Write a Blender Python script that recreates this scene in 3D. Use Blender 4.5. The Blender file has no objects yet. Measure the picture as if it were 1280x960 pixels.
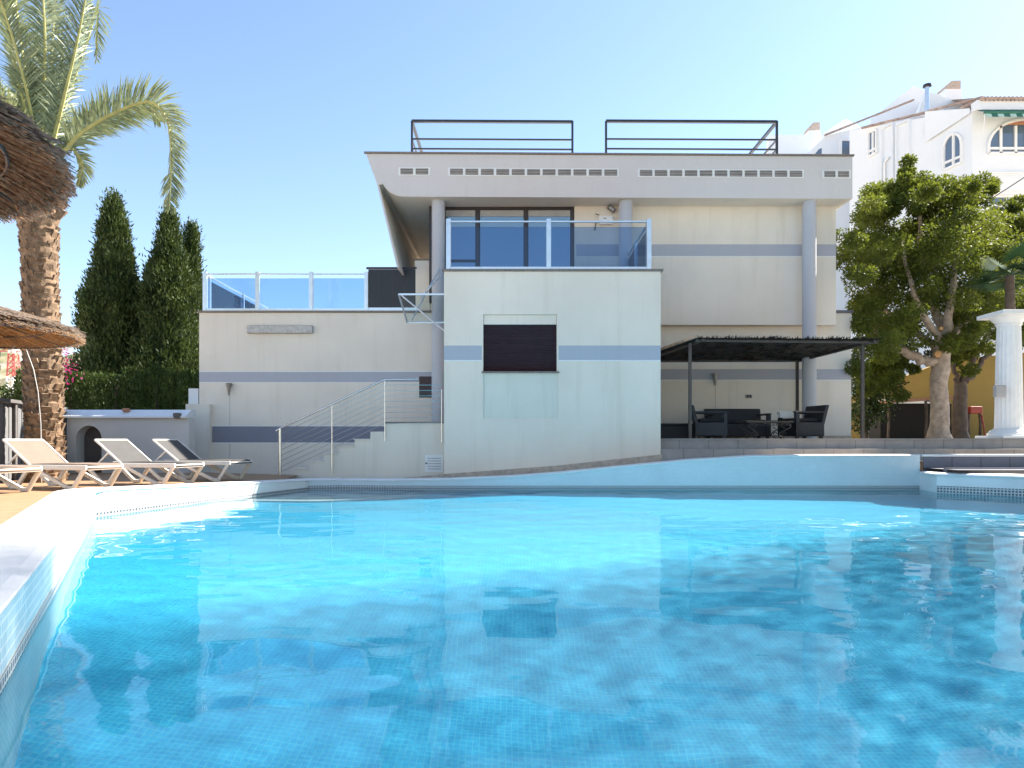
import bpy, math, random
import numpy as np
from mathutils import Vector, Matrix
random.seed(7); rng = np.random.default_rng(11)
R = math.radians
sc = bpy.context.scene
COL = sc.collection

# ------------------------------------------------------------------ camera, sky, sun, exposure
F, HY, EYE = 850.0, 550.0, 0.95            # focal length in 1280-wide pixels, horizon row, eye height over the water
cam_d = bpy.data.cameras.new("camera"); cam = bpy.data.objects.new("camera", cam_d); COL.objects.link(cam)
cam.location = (0, 0, EYE); cam.rotation_euler = (R(90), 0, 0)
cam_d.sensor_width = 36; cam_d.lens = 36 * F / 1280; cam_d.shift_y = (HY - 480) / 1280
cam_d.clip_start = 0.05; cam_d.clip_end = 3000
sc.camera = cam

SUN_EL, SUN_AZ = 44.0, 28.0                # elevation; azimuth behind the facade, from the right
sun_dir = Vector((math.cos(R(SUN_EL)) * math.cos(R(SUN_AZ)), math.cos(R(SUN_EL)) * math.sin(R(SUN_AZ)), math.sin(R(SUN_EL))))
world = bpy.data.worlds.new("World"); sc.world = world; world.use_nodes = True
wn = world.node_tree
sky = wn.nodes.new("ShaderNodeTexSky"); sky.sky_type = 'NISHITA'; sky.sun_disc = False
sky.sun_elevation = R(SUN_EL); sky.sun_rotation = math.atan2(sun_dir.x, sun_dir.y)
sky.altitude = 0; sky.air_density = 1.0; sky.dust_density = 0.3; sky.ozone_density = 1.2
wn.links.new(sky.outputs[0], wn.nodes["Background"].inputs[0])
wn.nodes["Background"].inputs[1].default_value = 0.056
sun_d = bpy.data.lights.new("sun", 'SUN'); sun_d.energy = 3.6; sun_d.angle = R(0.5); sun_d.color = (1.0, 0.93, 0.82)
sun = bpy.data.objects.new("sun", sun_d); COL.objects.link(sun)
sun.rotation_euler = sun_dir.to_track_quat('Z', 'Y').to_euler(); sun.location = (20, 10, 40)
sun_d.cycles.is_caustics_light = True

sc.view_settings.view_transform = 'Standard'; sc.view_settings.look = 'None'
sc.view_settings.gamma = 1.0; sc.view_settings.use_curve_mapping = False
sc.view_settings.exposure = 2.36
sc.render.engine = 'CYCLES'
cy = sc.cycles
cy.use_denoising = True
try: cy.denoiser = 'OPENIMAGEDENOISE'
except Exception: pass
cy.max_bounces = 10; cy.diffuse_bounces = 4; cy.glossy_bounces = 4; cy.transmission_bounces = 6; cy.transparent_max_bounces = 24
cy.caustics_reflective = False; cy.caustics_refractive = True
cy.sample_clamp_indirect = 8; cy.use_adaptive_sampling = True; cy.adaptive_threshold = 0.01

def X(px, Y): return (px - 640) / F * Y
def Z(py, Y): return EYE + (HY - py) / F * Y

# ------------------------------------------------------------------ materials
MATS = {}
def nodes_of(name):
    m = bpy.data.materials.new(name); m.use_nodes = True
    nt = m.node_tree; b = nt.nodes["Principled BSDF"]
    return m, nt, b
def N(nt, t, **kw):
    n = nt.nodes.new(t)
    for k, v in kw.items(): setattr(n, k, v)
    return n
def pos(nt, scale=(1, 1, 1), obj=False):
    mp = N(nt, "ShaderNodeMapping"); mp.inputs["Scale"].default_value = scale
    if obj: nt.links.new(N(nt, "ShaderNodeTexCoord").outputs["Object"], mp.inputs["Vector"])
    else: nt.links.new(N(nt, "ShaderNodeNewGeometry").outputs["Position"], mp.inputs["Vector"])
    return mp.outputs[0]
def noise(nt, vec, scale, detail=4, rough=0.55):
    n = N(nt, "ShaderNodeTexNoise"); n.inputs["Scale"].default_value = scale
    n.inputs["Detail"].default_value = detail; n.inputs["Roughness"].default_value = rough
    nt.links.new(vec, n.inputs["Vector"]); return n.outputs[0]
def ramp(nt, fac, stops):
    r = N(nt, "ShaderNodeValToRGB"); nt.links.new(fac, r.inputs[0])
    el = r.color_ramp.elements
    while len(el) > 1: el.remove(el[-1])
    el[0].position = stops[0][0]; el[0].color = (*stops[0][1], 1)
    for p, c in stops[1:]:
        e = el.new(p); e.color = (*c, 1)
    return r.outputs[0]
def mixc(nt, fac, a, b, blend='MIX'):
    m = N(nt, "ShaderNodeMix", data_type='RGBA', blend_type=blend)
    for s, v in ((0, fac), (6, a), (7, b)):
        if hasattr(v, "is_output"): nt.links.new(v, m.inputs[s])
        elif isinstance(v, (int, float)): m.inputs[s].default_value = v
        else: m.inputs[s].default_value = (*v, 1)
    return m.outputs[2]
def bump(nt, b, h, strength, dist=0.01):
    bn = N(nt, "ShaderNodeBump"); bn.inputs["Strength"].default_value = strength; bn.inputs["Distance"].default_value = dist
    nt.links.new(h, bn.inputs["Height"]); nt.links.new(bn.outputs[0], b.inputs["Normal"])
def sc3(c, k): return tuple(min(1, x * k) for x in c)

def plain(name, col, rough=0.5, metal=0.0, var=0.12, vscale=6, bmp=0.0, bscale=60, spec=None):
    if name in MATS: return MATS[name]
    m, nt, b = nodes_of(name)
    v = pos(nt)
    n = noise(nt, v, vscale, 5)
    nt.links.new(ramp(nt, n, [(0.3, sc3(col, 1 - var)), (0.7, sc3(col, 1 + var))]), b.inputs["Base Color"])
    b.inputs["Roughness"].default_value = rough; b.inputs["Metallic"].default_value = metal
    if spec is not None: b.inputs["Specular IOR Level"].default_value = spec
    if bmp: bump(nt, b, noise(nt, v, bscale, 3), bmp)
    MATS[name] = m; return m

def stucco(name, col, dirt=0.10, streak=0.5, bmp=0.25):
    m, nt, b = nodes_of(name)
    v = pos(nt)
    big = noise(nt, v, 0.55, 4)
    streakv = pos(nt, (3.0, 3.0, 0.22))
    st = noise(nt, streakv, 1.6, 5, 0.6)
    fine = noise(nt, v, 28, 3)
    c1 = ramp(nt, big, [(0.3, sc3(col, 1 - dirt * 0.5)), (0.7, sc3(col, 1 + dirt * 0.25))])
    stm = ramp(nt, st, [(0.52, (0, 0, 0)), (0.82, (streak, streak, streak))])
    c2 = mixc(nt, stm, c1, (col[0] * 0.80, col[1] * 0.78, col[2] * 0.74))
    c3 = mixc(nt, 0.10, c2, fine, 'OVERLAY')
    nt.links.new(c3, b.inputs["Base Color"])
    b.inputs["Roughness"].default_value = 0.85; b.inputs["Specular IOR Level"].default_value = 0.25
    bump(nt, b, noise(nt, v, 90, 4, 0.6), bmp, 0.006)
    MATS[name] = m; return m

def tiles(name, c1, c2, mortar, w, h, off=0.5, msize=0.02, rough=0.6, uv=True, vec=None, bias=0.0, noise_amt=0.25, nscale=9):
    m, nt, b = nodes_of(name)
    if uv: v = N(nt, "ShaderNodeTexCoord").outputs["UV"]
    else: v = pos(nt)
    br = N(nt, "ShaderNodeTexBrick"); br.offset = off
    nt.links.new(v, br.inputs["Vector"])
    br.inputs["Scale"].default_value = 1.0
    br.inputs["Brick Width"].default_value = w; br.inputs["Row Height"].default_value = h
    br.inputs["Mortar Size"].default_value = msize * min(w, h); br.inputs["Mortar Smooth"].default_value = 0.1
    br.inputs["Bias"].default_value = bias
    br.inputs["Color1"].default_value = (*c1, 1); br.inputs["Color2"].default_value = (*c2, 1); br.inputs["Mortar"].default_value = (*mortar, 1)
    n = noise(nt, pos(nt), nscale, 5)
    lo = 1 - noise_amt
    nm = ramp(nt, n, [(0.25, (lo, lo, lo)), (0.75, (1, 1, 1))])
    nt.links.new(mixc(nt, 1.0, br.outputs[0], nm, 'MULTIPLY'), b.inputs["Base Color"])
    b.inputs["Roughness"].default_value = rough
    bump(nt, b, br.outputs["Fac"], -0.25, 0.004)
    MATS[name] = m; return m

def leafmat(name, c1, c2, scale=3.0, trans=0.35, rough=0.4):
    m = bpy.data.materials.new(name); m.use_nodes = True; nt = m.node_tree
    b = nt.nodes["Principled BSDF"]; out = nt.nodes["Material Output"]
    n = noise(nt, pos(nt), scale, 3); n2 = noise(nt, pos(nt), scale * 14, 2)
    mx = N(nt, "ShaderNodeMath", operation='ADD'); nt.links.new(n, mx.inputs[0]); nt.links.new(n2, mx.inputs[1])
    hf = N(nt, "ShaderNodeMath", operation='MULTIPLY'); nt.links.new(mx.outputs[0], hf.inputs[0]); hf.inputs[1].default_value = 0.5
    c = ramp(nt, hf.outputs[0], [(0.36, c1), (0.64, c2)])
    nt.links.new(c, b.inputs["Base Color"]); b.inputs["Roughness"].default_value = rough; b.inputs["Specular IOR Level"].default_value = 0.25
    tr = N(nt, "ShaderNodeBsdfTranslucent")
    nt.links.new(mixc(nt, 0.5, c, (c2[0] * 1.5, c2[1] * 1.5, c2[2] * 0.6)), tr.inputs[0])
    ms = N(nt, "ShaderNodeMixShader"); ms.inputs[0].default_value = trans
    nt.links.new(b.outputs[0], ms.inputs[1]); nt.links.new(tr.outputs[0], ms.inputs[2]); nt.links.new(ms.outputs[0], out.inputs[0])
    MATS[name] = m; return m

def glassmat(name, tint, refl_ior=1.5, alpha=1.0):
    """thin pane: tinted transparency with a fresnel reflection"""
    m = bpy.data.materials.new(name); m.use_nodes = True; nt = m.node_tree
    nt.nodes.remove(nt.nodes["Principled BSDF"]); out = nt.nodes["Material Output"]
    t = N(nt, "ShaderNodeBsdfTransparent"); t.inputs[0].default_value = (*tint, 1)
    g = N(nt, "ShaderNodeBsdfGlossy"); g.inputs["Roughness"].default_value = 0.02
    fr = N(nt, "ShaderNodeFresnel"); fr.inputs[0].default_value = refl_ior
    ms = N(nt, "ShaderNodeMixShader")
    nt.links.new(fr.outputs[0], ms.inputs[0]); nt.links.new(t.outputs[0], ms.inputs[1]); nt.links.new(g.outputs[0], ms.inputs[2])
    nt.links.new(ms.outputs[0], out.inputs[0]); MATS[name] = m; return m

M = MATS
stucco("wall_cream", (0.81, 0.745, 0.66), 0.18, 0.52)
stucco("wall_block", (0.84, 0.735, 0.635), 0.18, 0.62)
stucco("infill_plaster", (0.76, 0.72, 0.63), 0.16, 0.75)
stucco("stair_plaster", (0.80, 0.735, 0.64), 0.16, 0.8)
stucco("fascia_grey", (0.65, 0.62, 0.62), 0.07, 0.25)
stucco("column_grey", (0.50, 0.51, 0.555), 0.06, 0.15)
stucco("band_blue", (0.45, 0.46, 0.52), 0.08, 0.2)
stucco("band_dark", (0.24, 0.25, 0.31), 0.10, 0.2)
stucco("white_wash", (0.76, 0.79, 0.83), 0.06, 0.15)
stucco("garden_white", (0.62, 0.62, 0.62), 0.14, 0.4)
stucco("yellow_wall", (0.33, 0.235, 0.075), 0.25, 0.5)
plain("stone_cap", (0.20, 0.17, 0.15), 0.6, var=0.25, vscale=20)
plain("plinth_stone", (0.46, 0.37, 0.31), 0.7, var=0.22, vscale=9, bmp=0.4, bscale=40)
plain("white_paint", (0.80, 0.80, 0.80), 0.45, var=0.04)
plain("slot_dark", (0.10, 0.09, 0.09), 0.7)
plain("slat_shade", (0.42, 0.39, 0.37), 0.6)
plain("frame_dark", (0.035, 0.025, 0.03), 0.4)
plain("shutter_brown", (0.045, 0.018, 0.022), 0.5)
plain("black_metal", (0.028, 0.032, 0.04), 0.4, var=0.2)
plain("aluminium", (0.62, 0.68, 0.74), 0.32, metal=0.75, var=0.06)
plain("steel", (0.66, 0.64, 0.61), 0.25, metal=0.9, var=0.06)
plain("weathered_alu", (0.42, 0.41, 0.40), 0.45, metal=0.5, var=0.25, vscale=14)
plain("lamp_metal", (0.30, 0.28, 0.25), 0.4, metal=0.6)
plain("slate_cap", (0.13, 0.13, 0.16), 0.6)
glassmat("balcony_glass", (0.62, 0.74, 0.89), 1.5)
glassmat("clear_glass", (0.80, 0.88, 0.86), 1.5)
def windowglass(name, base, ior):
    m, nt, b = nodes_of(name); b.inputs["Base Color"].default_value = (*base, 1)
    b.inputs["Roughness"].default_value = 0.03; b.inputs["IOR"].default_value = ior; MATS[name] = m
windowglass("window_glass", (0.05, 0.15, 0.25), 2.9)  # blue base colour stands in for the reflected sky
windowglass("far_glass", (0.10, 0.14, 0.20), 1.9)
plain("privacy_dark", (0.012, 0.014, 0.022), 0.4)
plain("coping_white", (0.80, 0.79, 0.77), 0.55, var=0.05, vscale=3, bmp=0.15, bscale=45)
tiles("pool_mosaic_wall", (0.62, 0.68, 0.70), (0.68, 0.73, 0.745), (0.75, 0.78, 0.79), 0.05, 0.025, 0.5, 0.09, 0.35, noise_amt=0.10, nscale=2)
tiles("pool_mosaic_teal", (0.36, 0.52, 0.58), (0.44, 0.58, 0.63), (0.68, 0.74, 0.75), 0.05, 0.05, 0.5, 0.12, 0.35, noise_amt=0.12, nscale=2)
tiles("waterline_mosaic", (0.03, 0.045, 0.07), (0.10, 0.10, 0.12), (0.55, 0.55, 0.54), 0.05, 0.05, 0.0, 0.20, 0.4, noise_amt=0.1)
tiles("terrace_tile", (0.37, 0.34, 0.33), (0.33, 0.31, 0.31), (0.24, 0.22, 0.21), 0.62, 0.6, 0.3, 0.02, 0.6, noise_amt=0.25, nscale=5)
tiles("slate_tile", (0.16, 0.165, 0.21), (0.13, 0.135, 0.17), (0.08, 0.08, 0.10), 0.55, 0.6, 0.0, 0.02, 0.5, noise_amt=0.2)
tiles("deck_tile", (0.38, 0.235, 0.13), (0.34, 0.205, 0.11), (0.22, 0.14, 0.08), 0.6, 0.15, 0.5, 0.03, 0.6, noise_amt=0.25, nscale=5)
tiles("paving_light", (0.66, 0.55, 0.42), (0.62, 0.51, 0.39), (0.42, 0.35, 0.27), 0.6, 0.6, 0.0, 0.012, 0.7, uv=False, noise_amt=0.2, nscale=1)

def pool_floor_mat():
    m, nt, b = nodes_of("pool_floor")
    br = N(nt, "ShaderNodeTexBrick"); br.offset = 0.0
    nt.links.new(pos(nt), br.inputs["Vector"]); br.inputs["Scale"].default_value = 1.0
    br.inputs["Brick Width"].default_value = 0.033; br.inputs["Row Height"].default_value = 0.033
    br.inputs["Mortar Size"].default_value = 0.003; br.inputs["Mortar Smooth"].default_value = 0.2
    br.inputs["Color1"].default_value = (0.030, 0.40, 0.67, 1); br.inputs["Color2"].default_value = (0.042, 0.44, 0.71, 1)
    br.inputs["Mortar"].default_value = (0.09, 0.50, 0.70, 1)
    n = noise(nt, pos(nt), 40, 1)
    nt.links.new(mixc(nt, 0.25, br.outputs[0], n, 'OVERLAY'), b.inputs["Base Color"])
    b.inputs["Roughness"].default_value = 0.5; MATS["pool_floor"] = m
pool_floor_mat()

def water_mat():
    m = bpy.data.materials.new("pool_water"); m.use_nodes = True; nt = m.node_tree
    nt.nodes.remove(nt.nodes["Principled BSDF"]); out = nt.nodes["Material Output"]
    t = N(nt, "ShaderNodeBsdfRefraction"); t.inputs["Roughness"].default_value = 0.0; t.inputs["IOR"].default_value = 1.333; t.inputs["Color"].default_value = (0.78, 0.97, 1.0, 1)
    g = N(nt, "ShaderNodeBsdfGlossy"); g.inputs["Roughness"].default_value = 0.0
    fr = N(nt, "ShaderNodeFresnel"); fr.inputs[0].default_value = 1.333
    ms = N(nt, "ShaderNodeMixShader")
    nt.links.new(fr.outputs[0], ms.inputs[0]); nt.links.new(t.outputs[0], ms.inputs[1]); nt.links.new(g.outputs[0], ms.inputs[2])
    nt.links.new(ms.outputs[0], out.inputs[0])
    MATS["pool_water"] = m
water_mat()

# vegetation and straw
leafmat("ficus_leaf", (0.026, 0.052, 0.012), (0.155, 0.180, 0.030), 1.6, 0.38, 0.6)
leafmat("cypress_leaf", (0.014, 0.032, 0.010), (0.070, 0.100, 0.026), 1.4, 0.15, 0.6)
leafmat("hedge_leaf", (0.016, 0.036, 0.010), (0.075, 0.110, 0.026), 2.2, 0.2, 0.6)
leafmat("palm_leaf", (0.12, 0.155, 0.085), (0.32, 0.36, 0.24), 1.2, 0.16, 0.35)
leafmat("fan_leaf", (0.015, 0.045, 0.022), (0.035, 0.075, 0.035), 1.5, 0.1, 0.95)
leafmat("bougainvillea_leaf", (0.06, 0.008, 0.03), (0.45, 0.02, 0.18), 9, 0.3, 0.5)
leafmat("scrub_leaf", (0.03, 0.05, 0.015), (0.12, 0.13, 0.03), 2, 0.2, 0.6)
plain("palm_bark", (0.20, 0.13, 0.08), 0.9, var=0.55, vscale=11, bmp=0.8, bscale=35)
plain("palm_rachis", (0.40, 0.38, 0.14), 0.5, var=0.2)
plain("ficus_bark", (0.34, 0.27, 0.21), 0.85, var=0.35, vscale=7, bmp=0.7, bscale=28)
plain("cut_wood", (0.55, 0.30, 0.12), 0.8)
plain("dark_bark", (0.11, 0.08, 0.06), 0.9, var=0.3, bmp=0.5)
def strawmat(name, c1, c2, c3):
    m = bpy.data.materials.new(name); m.use_nodes = True; nt = m.node_tree
    b = nt.nodes["Principled BSDF"]; out = nt.nodes["Material Output"]
    n = noise(nt, pos(nt), 38, 2); c = ramp(nt, n, [(0.3, c1), (0.5, c2), (0.72, c3)])
    nt.links.new(c, b.inputs["Base Color"]); b.inputs["Roughness"].default_value = 0.7
    tr = N(nt, "ShaderNodeBsdfTranslucent"); nt.links.new(c, tr.inputs[0])
    ms = N(nt, "ShaderNodeMixShader"); ms.inputs[0].default_value = 0.35
    nt.links.new(b.outputs[0], ms.inputs[1]); nt.links.new(tr.outputs[0], ms.inputs[2]); nt.links.new(ms.outputs[0], out.inputs[0])
    MATS[name] = m
strawmat("straw_under", (0.17, 0.075, 0.04), (0.38, 0.20, 0.11), (0.60, 0.38, 0.22))
strawmat("straw_lit", (0.24, 0.11, 0.04), (0.50, 0.27, 0.11), (0.66, 0.43, 0.22))  # orange tone stands for light glowing through the thatch
strawmat("straw_top", (0.16, 0.12, 0.09), (0.30, 0.23, 0.18), (0.44, 0.36, 0.29))
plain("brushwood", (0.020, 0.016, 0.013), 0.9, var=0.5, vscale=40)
plain("pergola_metal", (0.07, 0.06, 0.055), 0.5, var=0.2)
plain("rattan_black", (0.014, 0.016, 0.022), 0.5, var=0.3, vscale=60, bmp=0.5, bscale=160)
plain("cushion_dark", (0.02, 0.02, 0.026), 0.9, var=0.2)
plain("cushion_pale", (0.55, 0.53, 0.50), 0.9, var=0.1)
plain("iron_dark", (0.05, 0.045, 0.04), 0.5)
plain("lounger_white", (0.76, 0.72, 0.66), 0.45, var=0.05)
plain("sling_tan", (0.185, 0.135, 0.105), 0.8, var=0.06, bmp=0.4, bscale=260)
plain("sling_grey", (0.065, 0.062, 0.062), 0.8, var=0.08, bmp=0.4, bscale=260)
plain("panel_grey", (0.36, 0.36, 0.37), 0.6, var=0.08)
plain("panel_shaded", (0.17, 0.17, 0.175), 0.6, var=0.08)  # panel grey darkened to stand for shade on the fence
plain("roof_grey", (0.13, 0.12, 0.12), 0.7)
plain("terracotta", (0.42, 0.20, 0.12), 0.8, var=0.3, vscale=12)
plain("roof_tile", (0.36, 0.27, 0.23), 0.85, var=0.35, vscale=5)
plain("red_plastic", (0.32, 0.04, 0.02), 0.5)
plain("pylon_white", (0.70, 0.70, 0.70), 0.5)
plain("pylon_red", (0.48, 0.10, 0.08), 0.5)
plain("awning_green", (0.03, 0.14, 0.11), 0.8)
plain("awning_pale", (0.40, 0.58, 0.52), 0.8)
plain("cable_black", (0.03, 0.03, 0.035), 0.6)
plain("hose_pale", (0.55, 0.54, 0.52), 0.5)
plain("earth", (0.20, 0.15, 0.10), 0.95, var=0.3, vscale=3, bmp=0.5)
def hill_mat():
    m, nt, b = nodes_of("hill_scrub"); n = noise(nt, pos(nt), 0.11, 8, 0.65)
    nt.links.new(ramp(nt, n, [(0.38, (0.10, 0.12, 0.05)), (0.5, (0.24, 0.20, 0.12)), (0.62, (0.40, 0.33, 0.24))]), b.inputs["Base Color"])
    b.inputs["Roughness"].default_value = 1; MATS["hill_scrub"] = m
hill_mat()

# ------------------------------------------------------------------ mesh builder
class MB:
    def __init__(s): s.v = []; s.f = []; s.uv = {}
    def quad(s, a, b, c, d, uv=None):
        i = len(s.v); s.v += [tuple(a), tuple(b), tuple(c), tuple(d)]; s.f.append((i, i + 1, i + 2, i + 3))
        if uv: s.uv[len(s.f) - 1] = uv
        return s
    def poly(s, pts):
        i = len(s.v); s.v += [tuple(p) for p in pts]; s.f.append(tuple(range(i, i + len(pts)))); return s
    def box(s, x0, x1, y0, y1, z0, z1):
        i = len(s.v)
        s.v += [(x0, y0, z0), (x1, y0, z0), (x1, y1, z0), (x0, y1, z0), (x0, y0, z1), (x1, y0, z1), (x1, y1, z1), (x0, y1, z1)]
        for f in ((0, 3, 2, 1), (4, 5, 6, 7), (0, 1, 5, 4), (1, 2, 6, 5), (2, 3, 7, 6), (3, 0, 4, 7)): s.f.append(tuple(i + k for k in f))
        return s
    def bar(s, a, b, w, h=None, up=(0, 0, 1)):
        """box bar from a to b, w across, h along 'up'"""
        h = h or w; a = Vector(a); b = Vector(b); d = (b - a).normalized(); u = Vector(up)
        if abs(d.dot(u)) > 0.98: u = Vector((0, 1, 0)) if abs(d.y) < 0.9 else Vector((1, 0, 0))
        x = d.cross(u).normalized(); u = x.cross(d).normalized()
        i = len(s.v)
        for p in (a, b):
            for sx, su in ((-1, -1), (1, -1), (1, 1), (-1, 1)): s.v.append(tuple(p + x * sx * w / 2 + u * su * h / 2))
        for f in ((0, 1, 2, 3), (7, 6, 5, 4), (0, 4, 5, 1), (1, 5, 6, 2), (2, 6, 7, 3), (3, 7, 4, 0)): s.f.append(tuple(i + k for k in f))
        return s
    def tube(s, pts, rad, n=10, cap=True):
        pts = [Vector(p) for p in pts]
        if not hasattr(rad, "__len__"): rad = [rad] * len(pts)
        i0 = len(s.v); px = None
        for k, p in enumerate(pts):
            d = (pts[min(k + 1, len(pts) - 1)] - pts[max(k - 1, 0)]).normalized()
            if px is None:
                px = d.orthogonal().normalized()
            px = (px - d * px.dot(d)).normalized(); py = d.cross(px)
            for j in range(n):
                t = 2 * math.pi * j / n; s.v.append(tuple(p + (px * math.cos(t) + py * math.sin(t)) * rad[k]))
        for k in range(len(pts) - 1):
            for j in range(n):
                a = i0 + k * n + j; b = i0 + k * n + (j + 1) % n; s.f.append((a, b, b + n, a + n))
        if cap:
            s.f.append(tuple(i0 + j for j in range(n))[::-1]); e = i0 + (len(pts) - 1) * n; s.f.append(tuple(e + j for j in range(n)))
        return s
    def cyl(s, x, y, z0, z1, r, n=24): return s.tube([(x, y, z0), (x, y, z1)], r, n)
    def lathe(s, prof, n=32, c=(0, 0, 0), flute=0, fd=0.0):
        i0 = len(s.v)
        for (r, z) in prof:
            for j in range(n):
                t = 2 * math.pi * j / n; rr = r
                if flute and fd: rr = r - fd * r * abs(math.cos(flute * t / 2)) ** 0.7
                s.v.append((c[0] + rr * math.cos(t), c[1] + rr * math.sin(t), c[2] + z))
        for k in range(len(prof) - 1):
            for j in range(n):
                a = i0 + k * n + j; b = i0 + k * n + (j + 1) % n; s.f.append((a, b, b + n, a + n))
        s.f.append(tuple(i0 + j for j in range(n))[::-1]); e = i0 + (len(prof) - 1) * n; s.f.append(tuple(e + j for j in range(n)))
        return s
    def prism(s, pts, axis, a, b):
        """extrude a 2-D outline along an axis: 'y' outlines are (x,z), 'z' outlines are (x,y), 'x' outlines are (y,z)"""
        def P(p, t): return (p[0], t, p[1]) if axis == 'y' else ((p[0], p[1], t) if axis == 'z' else (t, p[0], p[1]))
        n = len(pts); i = len(s.v)
        s.v += [P(p, a) for p in pts] + [P(p, b) for p in pts]
        s.f.append(tuple(range(i, i + n))); s.f.append(tuple(range(i + n, i + 2 * n))[::-1])
        for k in range(n): s.f.append((i + k, i + n + k, i + n + (k + 1) % n, i + (k + 1) % n))
        return s
    def panel(s, x0, x1, z0, z1, y, holes=()):
        """front wall sheet at y facing -y with holes (x0,x1,z0,z1,depth,back)"""
        xs = sorted({x0, x1, *[h[0] for h in holes], *[h[1] for h in holes]}); zs = sorted({z0, z1, *[h[2] for h in holes], *[h[3] for h in holes]})
        for a, b in zip(xs, xs[1:]):
            for c, d in zip(zs, zs[1:]):
                mx, mz = (a + b) / 2, (c + d) / 2
                if any(h[0] < mx < h[1] and h[2] < mz < h[3] for h in holes): continue
                s.quad((a, y, c), (b, y, c), (b, y, d), (a, y, d))
        for h in holes:
            a, b, c, d, dep, back = h; e = y + dep
            s.quad((a, y, c), (a, e, c), (a, e, d), (a, y, d)); s.quad((b, e, c), (b, y, c), (b, y, d), (b, e, d))
            s.quad((a, y, d), (a, e, d), (b, e, d), (b, y, d)); s.quad((a, e, c), (a, y, c), (b, y, c), (b, e, c))
            if back: s.quad((a, e, c), (b, e, c), (b, e, d), (a, e, d))
        return s
    def build(s, name, mat, parent=None, smooth=False, bevel=0.0, loc=None, recalc=True):
        me = bpy.data.meshes.new(name); me.from_pydata(s.v, [], s.f)
        if s.uv:
            ul = me.uv_layers.new(name="UVMap")
            for p in me.polygons:
                if p.index in s.uv:
                    for li, u in zip(p.loop_indices, s.uv[p.index]): ul.data[li].uv = u
        mats = mat if isinstance(mat, (list, tuple)) else [mat]
        for m in mats: me.materials.append(MATS[m] if isinstance(m, str) else m)
        if recalc:
            import bmesh
            bm = bmesh.new(); bm.from_mesh(me); bmesh.ops.recalc_face_normals(bm, faces=bm.faces); bm.to_mesh(me); bm.free()
        if smooth:
            me.shade_smooth()
            try: me.set_sharp_from_angle(angle=R(40))
            except Exception: pass
        o = bpy.data.objects.new(name, me); COL.objects.link(o)
        if parent: o.parent = parent
        if loc: o.location = loc
        if bevel:
            bv = o.modifiers.new("bevel", 'BEVEL'); bv.width = bevel; bv.segments = 2; bv.limit_method = 'ANGLE'
        return o

def tag(o, label, cat, group=None):
    o["label"] = label; o["category"] = cat
    if group: o["group"] = group
    return o
def thing(name, label, cat, loc=(0, 0, 0), rz=0, group=None):
    o = bpy.data.objects.new(name, None); COL.objects.link(o); o.location = loc; o.rotation_euler = (0, 0, rz); o.empty_display_size = 0.2
    return tag(o, label, cat, group)
def struct(o): o["kind"] = "structure"; return o
def copy_tree(o, parent=None):
    c = o.copy(); COL.objects.link(c)
    if parent: c.parent = parent
    for ch in list(o.children): copy_tree(ch, c)
    return c
def np_mesh(name, verts, faces, mat, parent=None):
    """verts (V,3) array, faces (Fn,k) int array"""
    me = bpy.data.meshes.new(name); k = faces.shape[1]
    me.vertices.add(len(verts)); me.vertices.foreach_set("co", verts.astype(np.float32).ravel())
    me.loops.add(faces.size); me.loops.foreach_set("vertex_index", faces.astype(np.int32).ravel())
    me.polygons.add(len(faces)); me.polygons.foreach_set("loop_start", np.arange(0, faces.size, k, dtype=np.int32))
    me.update(calc_edges=True); me.validate()
    me.materials.append(MATS[mat]); o = bpy.data.objects.new(name, me); COL.objects.link(o)
    if parent: o.parent = parent
    return o
def unit(a): return a / np.maximum(np.linalg.norm(a, axis=-1, keepdims=True), 1e-9)
def leaves(name, base, direction, length, width, mat, parent=None, flat=None):
    """leaf-shaped faces: base (n,3), direction (n,3), length and width (n,)"""
    n = len(base); d = unit(direction); r = flat if flat is not None else rng.normal(size=(n, 3))
    side = unit(np.cross(d, r)); L = length[:, None]; W = width[:, None]
    v = np.stack([base, base + d * L * 0.45 + side * W / 2, base + d * L, base + d * L * 0.45 - side * W / 2], 1).reshape(-1, 3)
    return np_mesh(name, v, np.arange(4 * n).reshape(n, 4), mat, parent)

# ------------------------------------------------------------------ pool geometry
P0, P1, P2 = (-0.30, -0.40), (-5.20, 8.50), (-3.90, 13.0)
FAR = [(-3.3, 13.12), (-2.4, 13.05), (-1.25, 13.0), (0.0, 13.0), (0.92, 13.0), (1.9, 13.0), (2.85, 13.0), (3.4, 13.0), (3.98, 13.0), (4.6, 13.0), (5.6, 13.0), (6.8, 13.0), (7.80, 13.0)]
FARZ = [.20, .20, .215, .27, .34, .44, .53, .585, .62, .66, .672, .675, .675]
RIGHT = [(7.80, 12.96), (7.68, 12.3), (8.6, 11.4), (12.4, 7.6), (12.4, -3.0), (1.2, -3.0)]
RIM = [P0, P1, P2] + FAR + RIGHT            # closed outline of the water

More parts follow.
